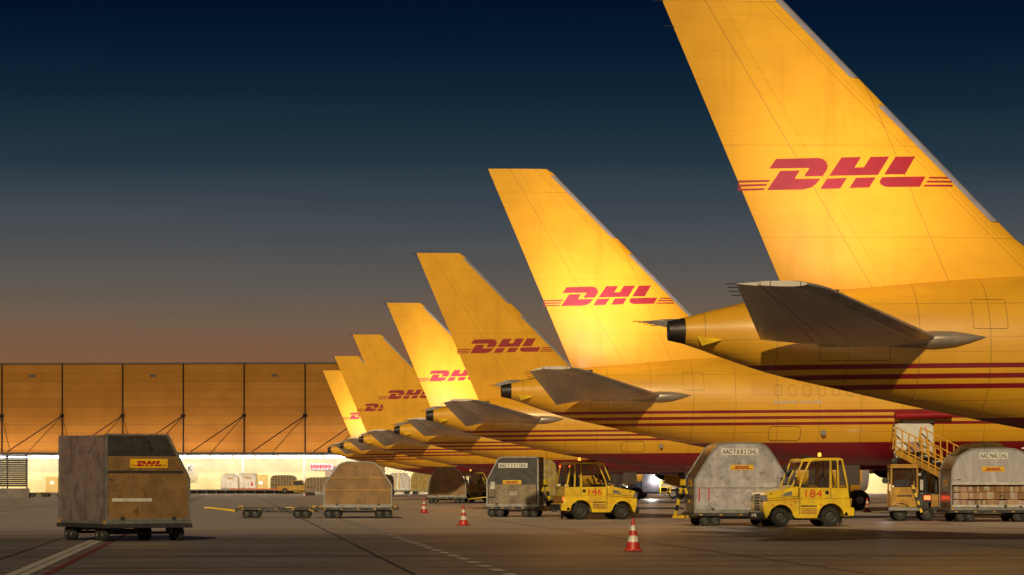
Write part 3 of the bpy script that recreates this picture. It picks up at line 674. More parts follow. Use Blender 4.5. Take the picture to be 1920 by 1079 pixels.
def container(name, prof, depth, face, shell, label, cat='container', code=None, code_pos=None, logo_pos=None, logo_w=.62, side_logo=False, open_front=0, group='air cargo containers'):
    r = empty(name, label=label, cat=cat, group=group); d = depth/2; W_ = max(p[0] for p in prof); H_ = max(p[1] for p in prof)
    n = len(prof)
    MB().prism(prof, -d+.02, d-.02, cap=False).build('side_shell', shell, r, ang=.9)
    def clip(zmin):
        P = []
        for i, (x, z) in enumerate(prof):
            a, b = prof[i], prof[(i+1) % n]
            if a[1] >= zmin: P.append(a)
            if (a[1]-zmin)*(b[1]-zmin) < 0:
                t = (zmin-a[1])/(b[1]-a[1]); P.append((a[0]+(b[0]-a[0])*t, zmin))
        return P
    fp = clip(open_front) if open_front else prof
    MB().prism(fp, -d, -d+.03).build('front_panel', face, r)
    MB().prism(prof, d-.03, d).build('back_panel', face, r)
    for yy in (-d, d):
        e = MB()
        for a, b in zip(prof, prof[1:]): e.bar((a[0], yy, a[1]+.001), (b[0], yy, b[1]+.001), .055, .045)
        e.bar((prof[0][0], yy, .03), (prof[-1][0], yy, .03), .06, .05)
        e.build('edge_frame', M['galv'], r)
    MB().bx(-W_-.03, W_+.03, -d-.03, d+.03, -.07, -.002).build('base_plate', M['galv'], r, bevel=.01)
    if open_front:
        MB().bx(-W_+.03, W_-.03, -d-.035, -d+.02, open_front-.005, open_front+.075).build('door_rail', M['offwhite'], r)
        MB().bx(-W_+.03, W_-.03, -d-.03, -d+.01, .03, .13).build('door_sill', M['offwhite'], r)
        MB().bx(-W_+.06, W_-.06, -d+.06, d-.06, .0, .06).build('floor_sheet', M['galv'], r)
    yy = -d-.012
    if code:
        cx, cz, cw, ch = code_pos
        pl = MB().bx(cx-cw/2, cx+cw/2, yy+.002, yy+.011, cz-ch/2, cz+ch/2).build('code_plate', M['white'], r, smooth=False)
        write(code, (cx-cw*.47, yy-.001, cz-ch*.37), (1, 0, 0), (0, 0, 1), cw*.94, ch*.74, M['ltxt'], pl, .015)
    if logo_pos:
        cx, cz = logo_pos; st_ = MB().bx(cx-logo_w/2, cx+logo_w/2, yy+.002, yy+.0105, cz-logo_w*.11, cz+logo_w*.11).build('sticker', M['sticker'], r, smooth=False)
        flat_logo((cx-logo_w*.47, yy-.001, cz-logo_w*.075), (1, 0, 0), (0, 0, 1), logo_w*.94, M['red'], st_)
    if side_logo:
        xx = -W_-.014
        st_ = MB().bx(xx+.002, xx+.012, -.35, .35, .95-.14, .95+.14).build('sticker', M['sticker'], r, smooth=False)
        flat_logo((xx-.001, .33, .88), (0, -1, 0), (0, 0, 1), .62, M['red'], st_)
        for k in range(4): MB().bx(xx, xx+.02, -d+.12, d-.12, .2+.42*k, .23+.42*k).build('side_rib', M['galv'], r)
    # latches and rivet strip
    rv = MB()
    for zz in ((open_front or .0)+.13, H_-.10):
        xs = [abs(x) for x, z in prof if z >= zz-.02] or [W_*.4]; xm = max(.2, min(W_, max(xs))-.07)
        for q in bars(26, -xm if prof[-1][0] < 0 else -xm, xm): rv.bx(q-.007, q+.007, -d-.006, -d+.002, zz-.007, zz+.007)
    for sx_ in (-1, 1):
        for zz in bars(12, (open_front or .0)+.18, H_*.5): rv.bx(sx_*(W_-.07)-.007, sx_*(W_-.07)+.007, -d-.006, -d+.002, zz-.007, zz+.007)
    rv.build('rivet_rows', M['steel'], r, smooth=False)
    for q in (-.62, .62): MB().bx(W_*q-.05, W_*q+.05, -d-.03, -d, .02, .10).build('latch', M['steel'], r)
    return r
def put(o, x, Y, z, rz): o.location = (px(x, Y), Y, z); o.rotation_euler.z = rz; return o

def wheel(parent, c, r, w, axis='y', rimm=None, name='wheel'):
    t = MB().lathe([(r*.55, -w*.5), (r*.86, -w*.5), (r*.97, -w*.36), (r, -w*.12), (r, w*.12), (r*.97, w*.36), (r*.86, w*.5), (r*.55, w*.5)], (0, 0, 0), axis, 28, False).build(name, M['tyre'], parent, loc=c)
    mm = MB().lathe([(0, -w*.36), (r*.18, -w*.40), (r*.2, -w*.30), (r*.42, -w*.26), (r*.5, -w*.44), (r*.57, -w*.48), (r*.57, w*.48), (r*.5, w*.44), (r*.42, w*.26), (r*.2, w*.30), (r*.18, w*.40), (0, w*.36)], (0, 0, 0), axis, 24)
    for k in range(6):
        a = k*math.pi/3
        for s in (-1, 1):
            q = (r*.32*math.cos(a), s*w*.30, r*.32*math.sin(a)); 
            mm.box(q if axis == 'y' else (q[1], q[0], q[2]), (.022, .022, .022) )
    mm.build('rim', rimm or M['rim'], t); return t
PZ = .50   # height of a dolly deck
def dolly(label, length=3.3, width=2.3, tow='up', group='container dollies', end=-1, swing=0):
    r = empty('container_dolly', label=label, cat='dolly', group=group); L, w = length/2, width/2
    m = MB(); m.bx(-L, L, -w, -w+.09, PZ-.17, PZ-.07).bx(-L, L, w-.09, w, PZ-.17, PZ-.07).bx(-L, -L+.09, -w+.09, w-.09, PZ-.17, PZ-.07).bx(L-.09, L, -w+.09, w-.09, PZ-.17, PZ-.07)
    for x in bars(4, -L+.5, L-.5): m.bx(x-.04, x+.04, -w+.09, w-.09, PZ-.18, PZ-.09)
    m.build('deck_frame', M['steel'], r, bevel=.01)
    m = MB()
    for x in bars(12, -L+.16, L-.16): m.tube((x, -w+.1, PZ-.105), (x, w-.1, PZ-.105), .033, 8)
    m.build('deck_roller', M['galv'], r)
    for x in (-L+.15, L-.15):
        for y in (-w+.05, w-.05): MB().bx(x-.05, x+.05, y-.05, y+.05, PZ-.07, PZ+.02).build('corner_lock', M['ochre'], r)
    m = MB()
    for x in (-L*.62, L*.62): m.tube((x, -w+.25, .2), (x, w-.25, .2), .035, 8).bx(x-.12, x+.12, -w+.3, -w+.4, .2, PZ-.17).bx(x-.12, x+.12, w-.4, w-.3, .2, PZ-.17)
    m.bar((-L*.6, 0, .26), (L*.6, 0, .26), .07)
    m.build('axle', M['steel'], r)
    for x in (-L*.62, L*.62):
        for y in (-w+.16, w-.16):
            for dx in (-.17, .17): wheel(r, (x+dx, y, .185), .185, .13)
    # reflectors
    for x in bars(5, -L+.3, L-.3): MB().bx(x-.05, x+.05, -w-.006, -w, PZ-.145, PZ-.10).build('reflector', M['ochre'], r)
    if tow:
        X = end*(L+.06); tb = MB()
        if tow == 'up':
            apex = Vector((end*.12, 0, PZ+.95))
            for s in (-1, 1):
                for k in range(6):
                    st0 = Vector((0, s*.42, PZ-.2)); tb.cur = k % 2; tb.bar(st0.lerp(apex, k/6), st0.lerp(apex, (k+1)/6), .075)
            tb.cur = 0; tb.box((apex[0], 0, apex[2]), (.10, .16, .20)); tb.bar((0, -.5, PZ-.2), (0, .5, PZ-.2), .09)
        else:
            for s in (-1, 1): tb.bar((0, s*.35, PZ-.2), (end*1.0, 0, .42), .06)
            tb.tube((end*.95, 0, .42), (end*1.25, 0, .42), .03)
        tb.build('tow_bar', [M['yellow'], M['black']], r, smooth=False, loc=(X, 0, 0), rot=(0, 0, swing))
        MB().bx(X-.04, X+.04, -.55, .55, PZ-.26, PZ-.14).build('tow_bar_hinge', M['ochre'], r)
    return r

# the silver container 7882 and its dolly
yw = R(5.0)
Yc = 99.9
d1 = put(dolly('dark dolly with raised yellow and black tow bar under silver container 7882', 3.3, 2.3, 'up', swing=R(-62)), 1379, Yc, 0, yw)
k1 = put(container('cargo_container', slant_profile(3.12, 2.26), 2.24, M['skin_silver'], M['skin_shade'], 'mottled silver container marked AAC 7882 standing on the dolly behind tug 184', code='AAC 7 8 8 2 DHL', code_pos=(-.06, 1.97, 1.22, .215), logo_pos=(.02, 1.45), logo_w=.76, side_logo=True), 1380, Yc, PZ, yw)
# lower container damage panel (patch plate and handles)
MB().bx(-1.35, 1.35, -1.135, -1.128, .76, .79).build('rub_strip', M['galv'], k1)
for x in (-1.42, -1.1): MB().tube((x, -1.16, .35), (x, -1.16, .78), .018).build('handle', M['lred'], k1)
# dark container 7731
Yb = 125.2
d2 = put(dolly('dark dolly under the sooty container 7731, tow bar raised at its right end', 2.3, 2.2, 'up', end=1, swing=R(55)), 966, Yb, 0, R(-6))

k2 = put(container('cargo_container', half_profile(2.14, 2.0), 2.2, M['skin_dark'], M['skin_dark'], 'sooty dark container marked AAC 7731 with one cut shoulder', code='AAC 7 7 3 1 DHL', code_pos=(.02, 1.66, 1.22, .20), logo_pos=(-.02, .96), logo_w=.78), 966, Yb, PZ, R(-6))
MB().bx(-1.0, .98, -1.108, -1.101, .02, .86).build('scuffed_panel', M['skin_worn'], k2, smooth=False)
MB().bx(-.92, -.74, -1.115, -1.10, .68, .98).build('document_holder', M['offwhite'], k2)
MB().bx(-1.0, -.72, -1.12, -1.10, .30, .36).bx(-.76, -.72, -1.12, -1.10, .34, .62).build('door_hinge', M['black'], k2)
for q, w_ in ((-.12, .3),):
    m = MB()
    for i in range(3):
        for j_ in range(6): m.bx(q+j_*.055, q+.04+j_*.055, -1.125, -1.109, .42+i*.06, .46+i*.06)
    m.build('notice_print', M['offwhite'], k2, smooth=False)
# open container 9642 with boxes, tarp on top
Yd = 110.2; yw3 = R(3.0)
d3 = put(dolly('dark dolly carrying the open silver container 9642 full of boxes', 3.4, 2.3, None), 1852, Yd, 0, yw3)
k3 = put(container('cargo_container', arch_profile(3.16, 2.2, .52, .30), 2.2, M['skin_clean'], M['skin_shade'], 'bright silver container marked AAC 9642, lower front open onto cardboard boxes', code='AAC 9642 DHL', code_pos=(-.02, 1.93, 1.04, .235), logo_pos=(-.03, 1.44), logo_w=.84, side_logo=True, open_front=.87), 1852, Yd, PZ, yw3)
for x in (-1.3, 1.35):
    pl = MB().bx(x-.15, x+.15, -1.118, -1.101, 1.02, 1.10).build('data_plate', M['offwhite'], k3, smooth=False)
    MB().bx(x-.11, x+.09, -1.122, -1.1185, 1.045, 1.072).build('print', M['ltxt'], pl, smooth=False)
for x in (-.62, .42, 1.2): MB().lathe([(0, -.05), (.05, -.04), (.055, 0)], (x, -1.13, .08), 'y', 14).build('door_lock', M['black'], k3)
ORD = ['first', 'second', 'third', 'fourth', 'fifth', 'sixth', 'seventh', 'eighth', 'ninth', 'tenth', 'eleventh', 'twelfth']
rowsz = [(.065, [.30, .22, .30, .27, .16, .40, .34, .42, .26, .30], 'bottom'), (.335, [.28, .26, .26, .36, .30, .52, .30, .55], 'middle'), (.60, [.28, .26, .24, .24, .50, .55, .14, .22, .50], 'top')]
mrx = Matrix.Rotation(yw3, 3, 'Z')
for z0, ws, nm in rowsz:
    x = -1.50; tot = sum(ws); q = 3.0/tot
    for i, w_ in enumerate(ws):
        w_ = w_*q; h = random.uniform(.225, .262); dd = random.uniform(.35, .5)
        c = mrx @ Vector((x+w_/2, -1.02+dd/2+random.uniform(0, .06), 0))
        ci = random.randrange(4)
        r = empty('cardboard_box', (px(1852, Yd)+c.x, Yd+c.y, PZ+z0), yw3+random.uniform(-.04, .04), '%s cardboard box, %s from the left in the %s row inside open container 9642' % (['tan', 'pinkish', 'brown', 'pale'][ci], ORD[i], nm), 'box', 'cardboard boxes in the open container')
        MB().bx(-w_/2+.006, w_/2-.006, -dd/2, dd/2, 0, h).build('carton', CARD[ci], r, bevel=.006)
        MB().bx(-.02, .02, -dd/2-.003, -dd/2-.0005, h*.0+.01, h-.01).build('packing_tape', M['offwhite'] if i % 3 == 0 else CARD[3], r, smooth=False)
        if i % 2 == 0:
            lx = w_*.2; lb = MB().bx(-lx-.03, lx*.5, -dd/2-.006, -dd/2-.0035, h*.35, h*.8).build('address_label', M['offwhite'], r, smooth=False)
            mm = MB()
            for k in range(3): mm.bx(-lx-.01, lx*.3, -dd/2-.0075, -dd/2-.0062, h*(.42+.11*k), h*(.46+.11*k))
            mm.build('print', M['ltxt'], lb, smooth=False)
        if nm == 'middle' and i == 5:
            write('SF', (-.10, -dd/2-.006, h*.28), (1, 0, 0), (0, 0, 1), .13, h*.42, M['ltxt'], r, .03)
            mm = MB(); 
            for a in range(20):
                t0, t1 = R(-70+a*12.0), R(-70+(a+1)*12.0)
                mm.add([(-.035+.135*math.cos(t0), -dd/2-.006, h*.5+.115*math.sin(t0)), (-.035+.15*math.cos(t0), -dd/2-.006, h*.5+.13*math.sin(t0)), (-.035+.15*math.cos(t1), -dd/2-.006, h*.5+.13*math.sin(t1)), (-.035+.135*math.cos(t1), -dd/2-.006, h*.5+.115*math.sin(t1))], [(0, 1, 2, 3)])
            mm.build('round_mark', M['ltxt'], r, smooth=False)
        x += w_
# crumpled tarp on that container
def hsh(a, b): 
    v = math.sin(a*12.9898+b*78.233)*43758.5453; return v-math.floor(v)
def vn(x, y):
    xi, yi = math.floor(x), math.floor(y); fx, fy = x-xi, y-yi; fx, fy = fx*fx*(3-2*fx), fy*fy*(3-2*fy)
    return (hsh(xi, yi)*(1-fx)+hsh(xi+1, yi)*fx)*(1-fy) + (hsh(xi, yi+1)*(1-fx)+hsh(xi+1, yi+1)*fx)*fy
def arch_z(x, w=3.16, h=2.2):
    P = arch_profile(w, h, .52, .30); P = [p for p in P if p[0] >= 0]; P.sort()
    ax = abs(x)
    for a, b in zip(P, P[1:]):
        if a[0] <= ax <= b[0]: return a[1] + (b[1]-a[1])*(ax-a[0])/(b[0]-a[0]+1e-9)
    return h
m = MB()
def tp(u, v):
    x = -1.25 + u*1.95; y = -.35 + v*1.2; e = min(1, 5*min(u, 1-u, v, 1-v)+.08)
    rdg = abs(vn(x*5+3, y*4)-.5)*2; rdg2 = abs(vn(x*11, y*9+5)-.5)*2
    return (x, y, arch_z(x)+.02 + e*(.06+.16*(1-rdg)*(.4+.6*u) + .08*(1-rdg2)))
m.grid(tp, bars(60, 0, 1), bars(34, 0, 1)); m.add([(x, y, z-.012) for x, y, z in m.v[:]], [tuple(reversed(f)) for f in m.f[:]])
tarp = m.build('tarpaulin', M['tarp'], None, ang=1.5); tag(tarp, 'crumpled brown tarpaulin lying on the roof of open container 9642', 'tarpaulin')
tarp.location = (px(1852, Yd), Yd, PZ); tarp.rotation_euler.z = yw3

# the container on the dolly at the left, in the photograph rushing past
YL_ = 74.6; ywl = R(30)
d4 = put(dolly('dolly under the large tan and dark container at the left, closest vehicle to the camera', 3.3, 2.3, 'flat', end=1), 232, YL_, 0, ywl+R(90))
k4 = container('cargo_container', [(1.1, 0), (1.1, 1.05), (.52, 2.12), (-1.1, 2.12), (-1.1, 0)], 3.1, M['skin_brown'], M['wrap'], 'large tan container with dark upper part and yellow sticker, on the dolly at the left', logo_pos=(.02, 1.42), logo_w=1.0)
put(k4, 232, YL_, PZ, ywl)
MB().add([(-1.07, -1.556, 1.60), (.75, -1.556, 1.60), (.50, -1.556, 2.08), (-1.07, -1.556, 2.08), (-1.07, -1.552, 1.60), (.75, -1.552, 1.60), (.50, -1.552, 2.08), (-1.07, -1.552, 2.08)], [(0, 1, 2, 3), (4, 5, 6, 7), (0, 1, 5, 4), (2, 3, 7, 6), (1, 2, 6, 5), (0, 3, 7, 4)]).build('dark_upper_panel', M['skin_dark'], k4, smooth=False)
MB().bx(-1.07, .93, -1.562, -1.552, 1.18, 1.24).build('rub_strip', M['steel'], k4)
MB().bx(-.95, .1, -1.562, -1.552, .48, .56).build('rub_strip', M['offwhite'], k4)
# tan container in the middle on a train of two dollies
Ym = 121.0
d5 = put(dolly('flat empty dolly coupled in front of the tan arched container', 3.3, 2.2, 'flat', end=-1), 520, Ym, 0, R(2))
d6 = put(dolly('dolly under the tan arched container left of the small cones', 3.3, 2.2, 'flat', end=-1), 672, Ym, 0, R(2))
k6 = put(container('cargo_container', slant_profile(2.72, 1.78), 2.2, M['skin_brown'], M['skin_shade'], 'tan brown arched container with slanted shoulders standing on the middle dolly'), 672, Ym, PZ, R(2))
for z in (.62, 1.12): MB().bx(-1.3 if z < 1 else -1.12, 1.3 if z < 1 else 1.12, -1.125, -1.11, z, z+.04).build('rub_strip', M['ochre'], k6)
Yn = 205
d7 = put(dolly('dolly behind the cones under the dark brown container', 2.9, 2.2, 'flat', end=1), 838, Yn, 0, R(1))
k7 = put(container('cargo_container', slant_profile(2.6, 2.0), 2.2, M['skin_brown'], M['skin_dark'], 'brown container with slanted shoulders beside the distant yellow tug'), 838, Yn, PZ, R(1))

# ================================================================== baggage tugs
def tug(label, number, lights_rear=False, dirty=False):
    body = M['yellow']
    r = empty('baggage_tug', label=label, cat='tug', group='yellow baggage tugs')
    w = .82
    def arch_pts(cx, rr, z0): return [(cx+rr*math.cos(R(a)), .33+rr*math.sin(R(a))) for a in bars(9, 188, -8)] if False else [(cx+rr*math.cos(R(a)), .33+rr*math.sin(R(a))) for a in bars(11, 0, 180)]
    # side outline: front at x=0 (pointing -x), rear at 3.05
    low = [(.04, .42), (.0, .80), (.0, .80), (1.30, .86), (1.30, .86), (2.93, .86), (2.96, .62), (3.06, .60), (3.06, .36), (2.74, .32)]
    out = [(.10, .26), (.02, .50), (.0, .82), (1.22, .92), (2.92, .92), (2.95, .64), (3.07, .62), (3.07, .36), (2.74, .34)] + [(2.28+.44*math.cos(R(a)), .34+.44*math.sin(R(a))) for a in bars(11, 0, 180)] + [(1.82, .28), (1.10, .28)] + [(.60+.42*math.cos(R(a)), .32+.42*math.sin(R(a))) for a in bars(11, 5, 175)]
    bm = bmesh.new(); f = bm.faces.new([bm.verts.new((x, -w, z)) for x, z in out]); ex = bmesh.ops.extrude_face_region(bm, geom=[f])
    bmesh.ops.translate(bm, vec=(0, 2*w, 0), verts=[v for v in ex['geom'] if isinstance(v, bmesh.types.BMVert)]); bmesh.ops.recalc_face_normals(bm, faces=bm.faces)
    bmesh.ops.triangulate(bm, faces=[q for q in bm.faces if len(q.verts) > 4])
    me = bpy.data.meshes.new('body'); bm.to_mesh(me); bm.free(); me.materials.append(body)
    b = bpy.data.objects.new('body', me); COL.objects.link(b); b.parent = r
    md = b.modifiers.new('bevel', 'BEVEL'); md.width = .025; md.segments = 2; md.limit_method = 'ANGLE'; md.angle_limit = R(40)
    for p in me.polygons: p.use_smooth = True
    me.set_sharp_from_angle(angle=.6)
    m = MB(); m.bx(.35, 2.6, -w+.3, w-.3, .22, .5).build('chassis', M['steel'], r)
    # hood with sloping top and rounded nose
    hood = [(.0, .825), (.02, 1.04), (.07, 1.10), (.16, 1.13), (1.20, 1.33), (1.20, .925)]
    hd_ = MB().prism(hood, -w+.03, w-.03).build('hood', body, r, bevel=.035)
    for s in (-1, 1):
        MB().prism([(.62, 1.0), (.98, 1.03), (.98, 1.17), (.78, 1.13)], s*(w-.028), s*(w-.018)).build('louvre', M['galv'], hd_)
        MB().prism([(.02, .90), (1.2, 1.0), (1.2, 1.014), (.02, .914)], s*(w-.03), s*(w-.022)).build('panel_gap', M['black'], hd_)
    # front face: grille, head lamps, bumper
    m = MB()
    for z in bars(7, .46, 1.02): m.bx(-.014, .02, -.30, .30, z, z+.05)
    m.build('grille', M['black'], r)
    for s in (-1, 1):
        hl = MB().prism([(-.66*1+0, 0)]*0 + [(-.02, .84), (.16, .86), (.12, 1.05), (-.0, 1.02)], s*(w-.34), s*(w-.02)).build('headlight', M['galv'], r)
        MB().lathe([(0, -.03), (.06, -.03), (.075, 0)], (-.022, s*(w-.17), .94), 'x', 18).build('lens', M['glass'], hl)
        MB().lathe([(0, 0), (.03, -.0), (.03, .02)], (-.02, s*(w-.10), .86), 'x', 12).build('indicator', M['orange'], hl)
    MB().bx(-.10, .06, -w+.04, w-.04, .24, .50).build('front_bumper', M['black'], r, bevel=.03)
    MB().bx(3.06, 3.12, -w+.1, w-.1, .36, .60).build('rear_bumper', M['black'], r, bevel=.015)
    MB().bx(2.78, 2.86, -.06, .06, .05, .36).build('support_leg', M['steel'], r)
    MB().bx(3.06, 3.22, -.06, .06, .3, .42).build('tow_hitch', M['steel'], r)
    # cab: lower doors, pillars, roof
    cab = MB()
    for s in (-1, 1):
        y = s*(w-.035)
        cab.prism([(1.205, .925), (1.22, 1.28), (2.84, 1.27), (2.90, .925)], y-.03, y+.03)
        for a, b_ in (((1.23, 1.27), (1.30, 1.55)), ((1.30, 1.55), (1.57, 2.13)), ((1.57, 2.13), (1.70, 2.19)), ((1.70, 2.19), (2.66, 2.20)), ((2.66, 2.20), (2.85, 1.27)), ((2.25, 1.27), (2.27, 2.19)), ((2.27, 2.19), (2.29, 1.27)), ((2.53, 1.27), (2.50, 2.19))):
            cab.bar((a[0], y, a[1]), (b_[0], y, b_[1]), .06, .055)
    cab.bar((.98, -w+.05, 1.31), (.98, w-.05, 1.31), .08); 
    for s in (-1, 1): cab.bar((.98, s*(w-.06), 1.29), (1.33, s*(w-.06), 2.12), .05)
    cab.bar((1.33, -w+.05, 2.14), (1.33, w-.05, 2.14), .07); cab.bar((2.86, -w+.05, 1.27), (2.86, w-.05, 1.27), .07); cab.bar((2.67, -w+.05, 2.18), (2.67, w-.05, 2.18), .07)
    cab.prism([(2.83, 1.27), (2.89, .93), (2.93, .93), (2.88, 1.27)], -w+.08, w-.08)
    cb = cab.build('cab_frame', body, r, bevel=.008)
    MB().prism([(1.30, 2.14), (1.36, 2.22), (1.60, 2.255), (2.60, 2.255), (2.70, 2.20), (2.68, 2.165), (1.34, 2.12)], -w+.03, w-.03).build('roof', body, cb, bevel=.02)
    MB().bx(1.45, 1.95, -.5, .5, 2.258, 2.275).bar((1.35, -.4, 2.33), (1.80, -.4, 2.27), .04).build('roof_vent', M['black'], cb)
    for s in (-1, 1):
        y = s*(w-.02); gk = MB()
        for P in ([(1.25, 1.29), (1.33, 1.56), (1.60, 2.12), (2.22, 2.15), (2.22, 1.29)], [(2.31, 1.29), (2.31, 2.15), (2.47, 2.15), (2.49, 1.29)]):
            n = len(P)
            for k in range(n): gk.bar((P[k][0], y, P[k][1]), (P[(k+1) % n][0], y, P[(k+1) % n][1]), .026, .02)
        gk.build('window_seal', M['black'], cb)
        MB().prism([(1.25, 1.29), (1.33, 1.56), (1.60, 2.12), (2.22, 2.15), (2.22, 1.29)], y-.004, y+.001).build('side_window', M['glass'], cb, smooth=False)
        MB().prism([(2.31, 1.29), (2.31, 2.15), (2.48, 2.15), (2.50, 1.29)], y-.004, y+.001).build('side_window', M['glass'], cb, smooth=False)
        MB().prism([(2.56, 1.29), (2.55, 2.14), (2.64, 2.14), (2.82, 1.29)], y-.004, y+.001).build('side_window', M['glass'], cb, smooth=False)
        dl = MB().prism([(1.22, .40), (1.24, .40), (1.24, 1.27), (1.22, 1.27)], s*(w+.001), s*(w+.004)).prism([(2.27, .93), (2.285, .93), (2.285, 1.27), (2.27, 1.27)], s*(w-.004), s*(w+.001)).build('door_gap', M['black'], cb, smooth=False)
        MB().lathe([(0, s*.02), (.05, s*.02), (.07, 0)], (2.15, s*(w-.004), 1.12), 'y', 16).build('door_handle', M['black'], cb)
        x0 = 1.42
        for yy_, rt in (((-w-.003), 1),) if s < 0 else (((w+.003), -1),):
            write(number, ((x0 if rt > 0 else x0+.56), yy_+ (.0 if s < 0 else 0), .965), (rt, 0, 0), (0, 0, 1), .56, .25, M['lred'], cb, .0, 'number')
        MB().bx(1.28, 1.80, s*(w-.10), s*(w+.012), .42, .62).build('step', M['ochre'], r, bevel=.01)
        for z in (1.12, .62): MB().bx(1.19, 1.24, s*(w-.01), s*(w+.02), z, z+.06).build('door_hinge', M['ochre'], cb)
        MB().bx(1.05, 1.10, s*(w+.02), s*(w+.16), 1.45, 1.62).tube((1.2, s*w, 1.5), (1.08, s*(w+.06), 1.5), .012).build('mirror', M['black'], cb)
        MB().prism([(2.28+.47*math.cos(R(a)), .34+.47*math.sin(R(a))) for a in bars(14, 8, 172)] + [(2.28+.43*math.cos(R(a)), .34+.43*math.sin(R(a))) for a in bars(14, 172, 8)], s*(w-.06), s*(w+.025)).build('wheel_arch', body, r)
        MB().prism([(.60+.45*math.cos(R(a)), .32+.45*math.sin(R(a))) for a in bars(14, 8, 172)] + [(.60+.41*math.cos(R(a)), .32+.41*math.sin(R(a))) for a in bars(14, 172, 8)], s*(w-.06), s*(w+.02)).build('wheel_arch', body, r)
        wheel(r, (.60, s*(w-.15), .315), .315, .24); wheel(r, (2.28, s*(w-.15), .335), .335, .26)
    write('131-TR-0'+number, (.36, -w-.003, .80), (1, 0, .02), (0, 0, 1), .80, .055, M['lred'], r, 0, 'fleet_number')
    MB().add([(.99, -w+.08, 1.33), (.99, w-.08, 1.33), (1.32, w-.08, 2.11), (1.32, -w+.08, 2.11)], [(0, 1, 2, 3)]).build('windscreen', M['glass'], cb, smooth=False)
    MB().add([(2.86, -w+.08, 1.30), (2.86, w-.08, 1.30), (2.67, w-.08, 2.15), (2.67, -w+.08, 2.15)], [(0, 1, 2, 3)]).build('rear_window', M['glass'], cb, smooth=False)
    m = MB(); 
    for y0 in (-.35, .3): m.bar((.975, y0, 1.34), (1.06, y0+.35, 1.58), .018)
    m.build('wiper', M['black'], cb)
    m = MB(); m.bx(1.24, 1.42, -w+.1, w-.1, 1.02, 1.38).build('dashboard', M['black'], cb, bevel=.03)
    for s in (-1, 1):
        m = MB(); m.bx(1.88, 2.28, s*.40-.2, s*.40+.2, 1.0, 1.12); m.box((2.26, s*.40, 1.38), (.12, .40, .56), Matrix.Rotation(R(12), 3, 'Y')); m.box((2.33, s*.40, 1.68), (.08, .22, .16)); m.build('seat', M['seat'], cb, bevel=.04)
    m = MB(); c = Vector((1.60, -.40, 1.42)); q = Matrix.Rotation(R(-62), 3, 'Y'); P = [c + q @ Vector((.19*math.cos(t), .19*math.sin(t), 0)) for t in bars(21, 0, 2*math.pi)]
    m.path(P, .014, 6); m.tube(c + q @ Vector((.19, 0, 0)), c - q @ Vector((.19, 0, 0)), .012, 6).tube(c, (1.40, -.40, 1.30), .02).build('steering_wheel', M['black'], cb)
    bc = MB().tube((2.12, 0, 2.255), (2.12, 0, 2.30), .05, 14).build('beacon_base', M['black'], cb)
    MB().lathe([(.055, 2.30), (.06, 2.36), (.05, 2.42), (0, 2.435)], (2.12, 0, 0), 'z', 18).build('beacon_lens', M['amber'], bc)
    for s in (-1, 1):
        MB().bx(2.93, 2.96, s*(w-.2), s*(w-.05), .74, .84).build('tail_lamp', M['tail'] if lights_rear else M['conered'], r)
        if lights_rear: MB().tube((2.70, s*(w-.08), 2.08), (2.73, s*(w-.08), 2.08), .035, 12).build('marker_lamp', M['tail'], cb)
    for s in (-1, 1):
        for x in (.30, .90, 1.9): MB().bx(x, x+.10, s*(w-.0)-.002*s, s*(w+.004), .70, .735).build('side_reflector', M['orange'], r, smooth=False)
        MB().tube((1.0, s*.74, .30), (1.9, s*.74, .27), .03).build('air_pipe', M['black'], r)
        MB().bx(.24, .30, s*(w-.03), s*(w-.012), 1.06, 1.10).build('hood_latch', M['black'], r)
        MB().bx(1.26, 1.80, s*(w-.001), s*(w+.006), .66, .70).build('grip_strip', M['black'], r, smooth=False)
    MB().tube((1.12, .5, 1.3), (1.12, .5, 2.05), .035).build('exhaust_stack', M['steel'], r)
    MB().bx(-.125, -.10, -.26, .26, .33, .43).build('number_plate', M['white'], r, smooth=False)
    MB().prism([(2.92, .93), (3.02, .92), (3.0, .70), (2.96, .70)], -w+.1, w-.1).build('rear_panel', M['ochre'], r)
    return r
# tug 184 points left and a little towards the camera
t1 = tug('clean yellow tug marked 184 in front of the silver container 7882', '184')
a = R(9.5); t1.rotation_euler.z = a
Y1 = 98.0
t1.location = (px(1418, Y1-.3), Y1-.55, 0)
t2 = tug('yellow tug marked 146 with red rear lamps, right of the dark container', '146', True)
t2.rotation_euler.z = R(180) + R(14); Y2 = 116.8; t2.location = (px(1184, Y2), Y2+.2, 0)
t3 = tug('small distant yellow tug just left of the dark container', '151'); t3.rotation_euler.z = R(180-20); Y3 = 222; t3.location = (px(932, Y3), Y3, 0)

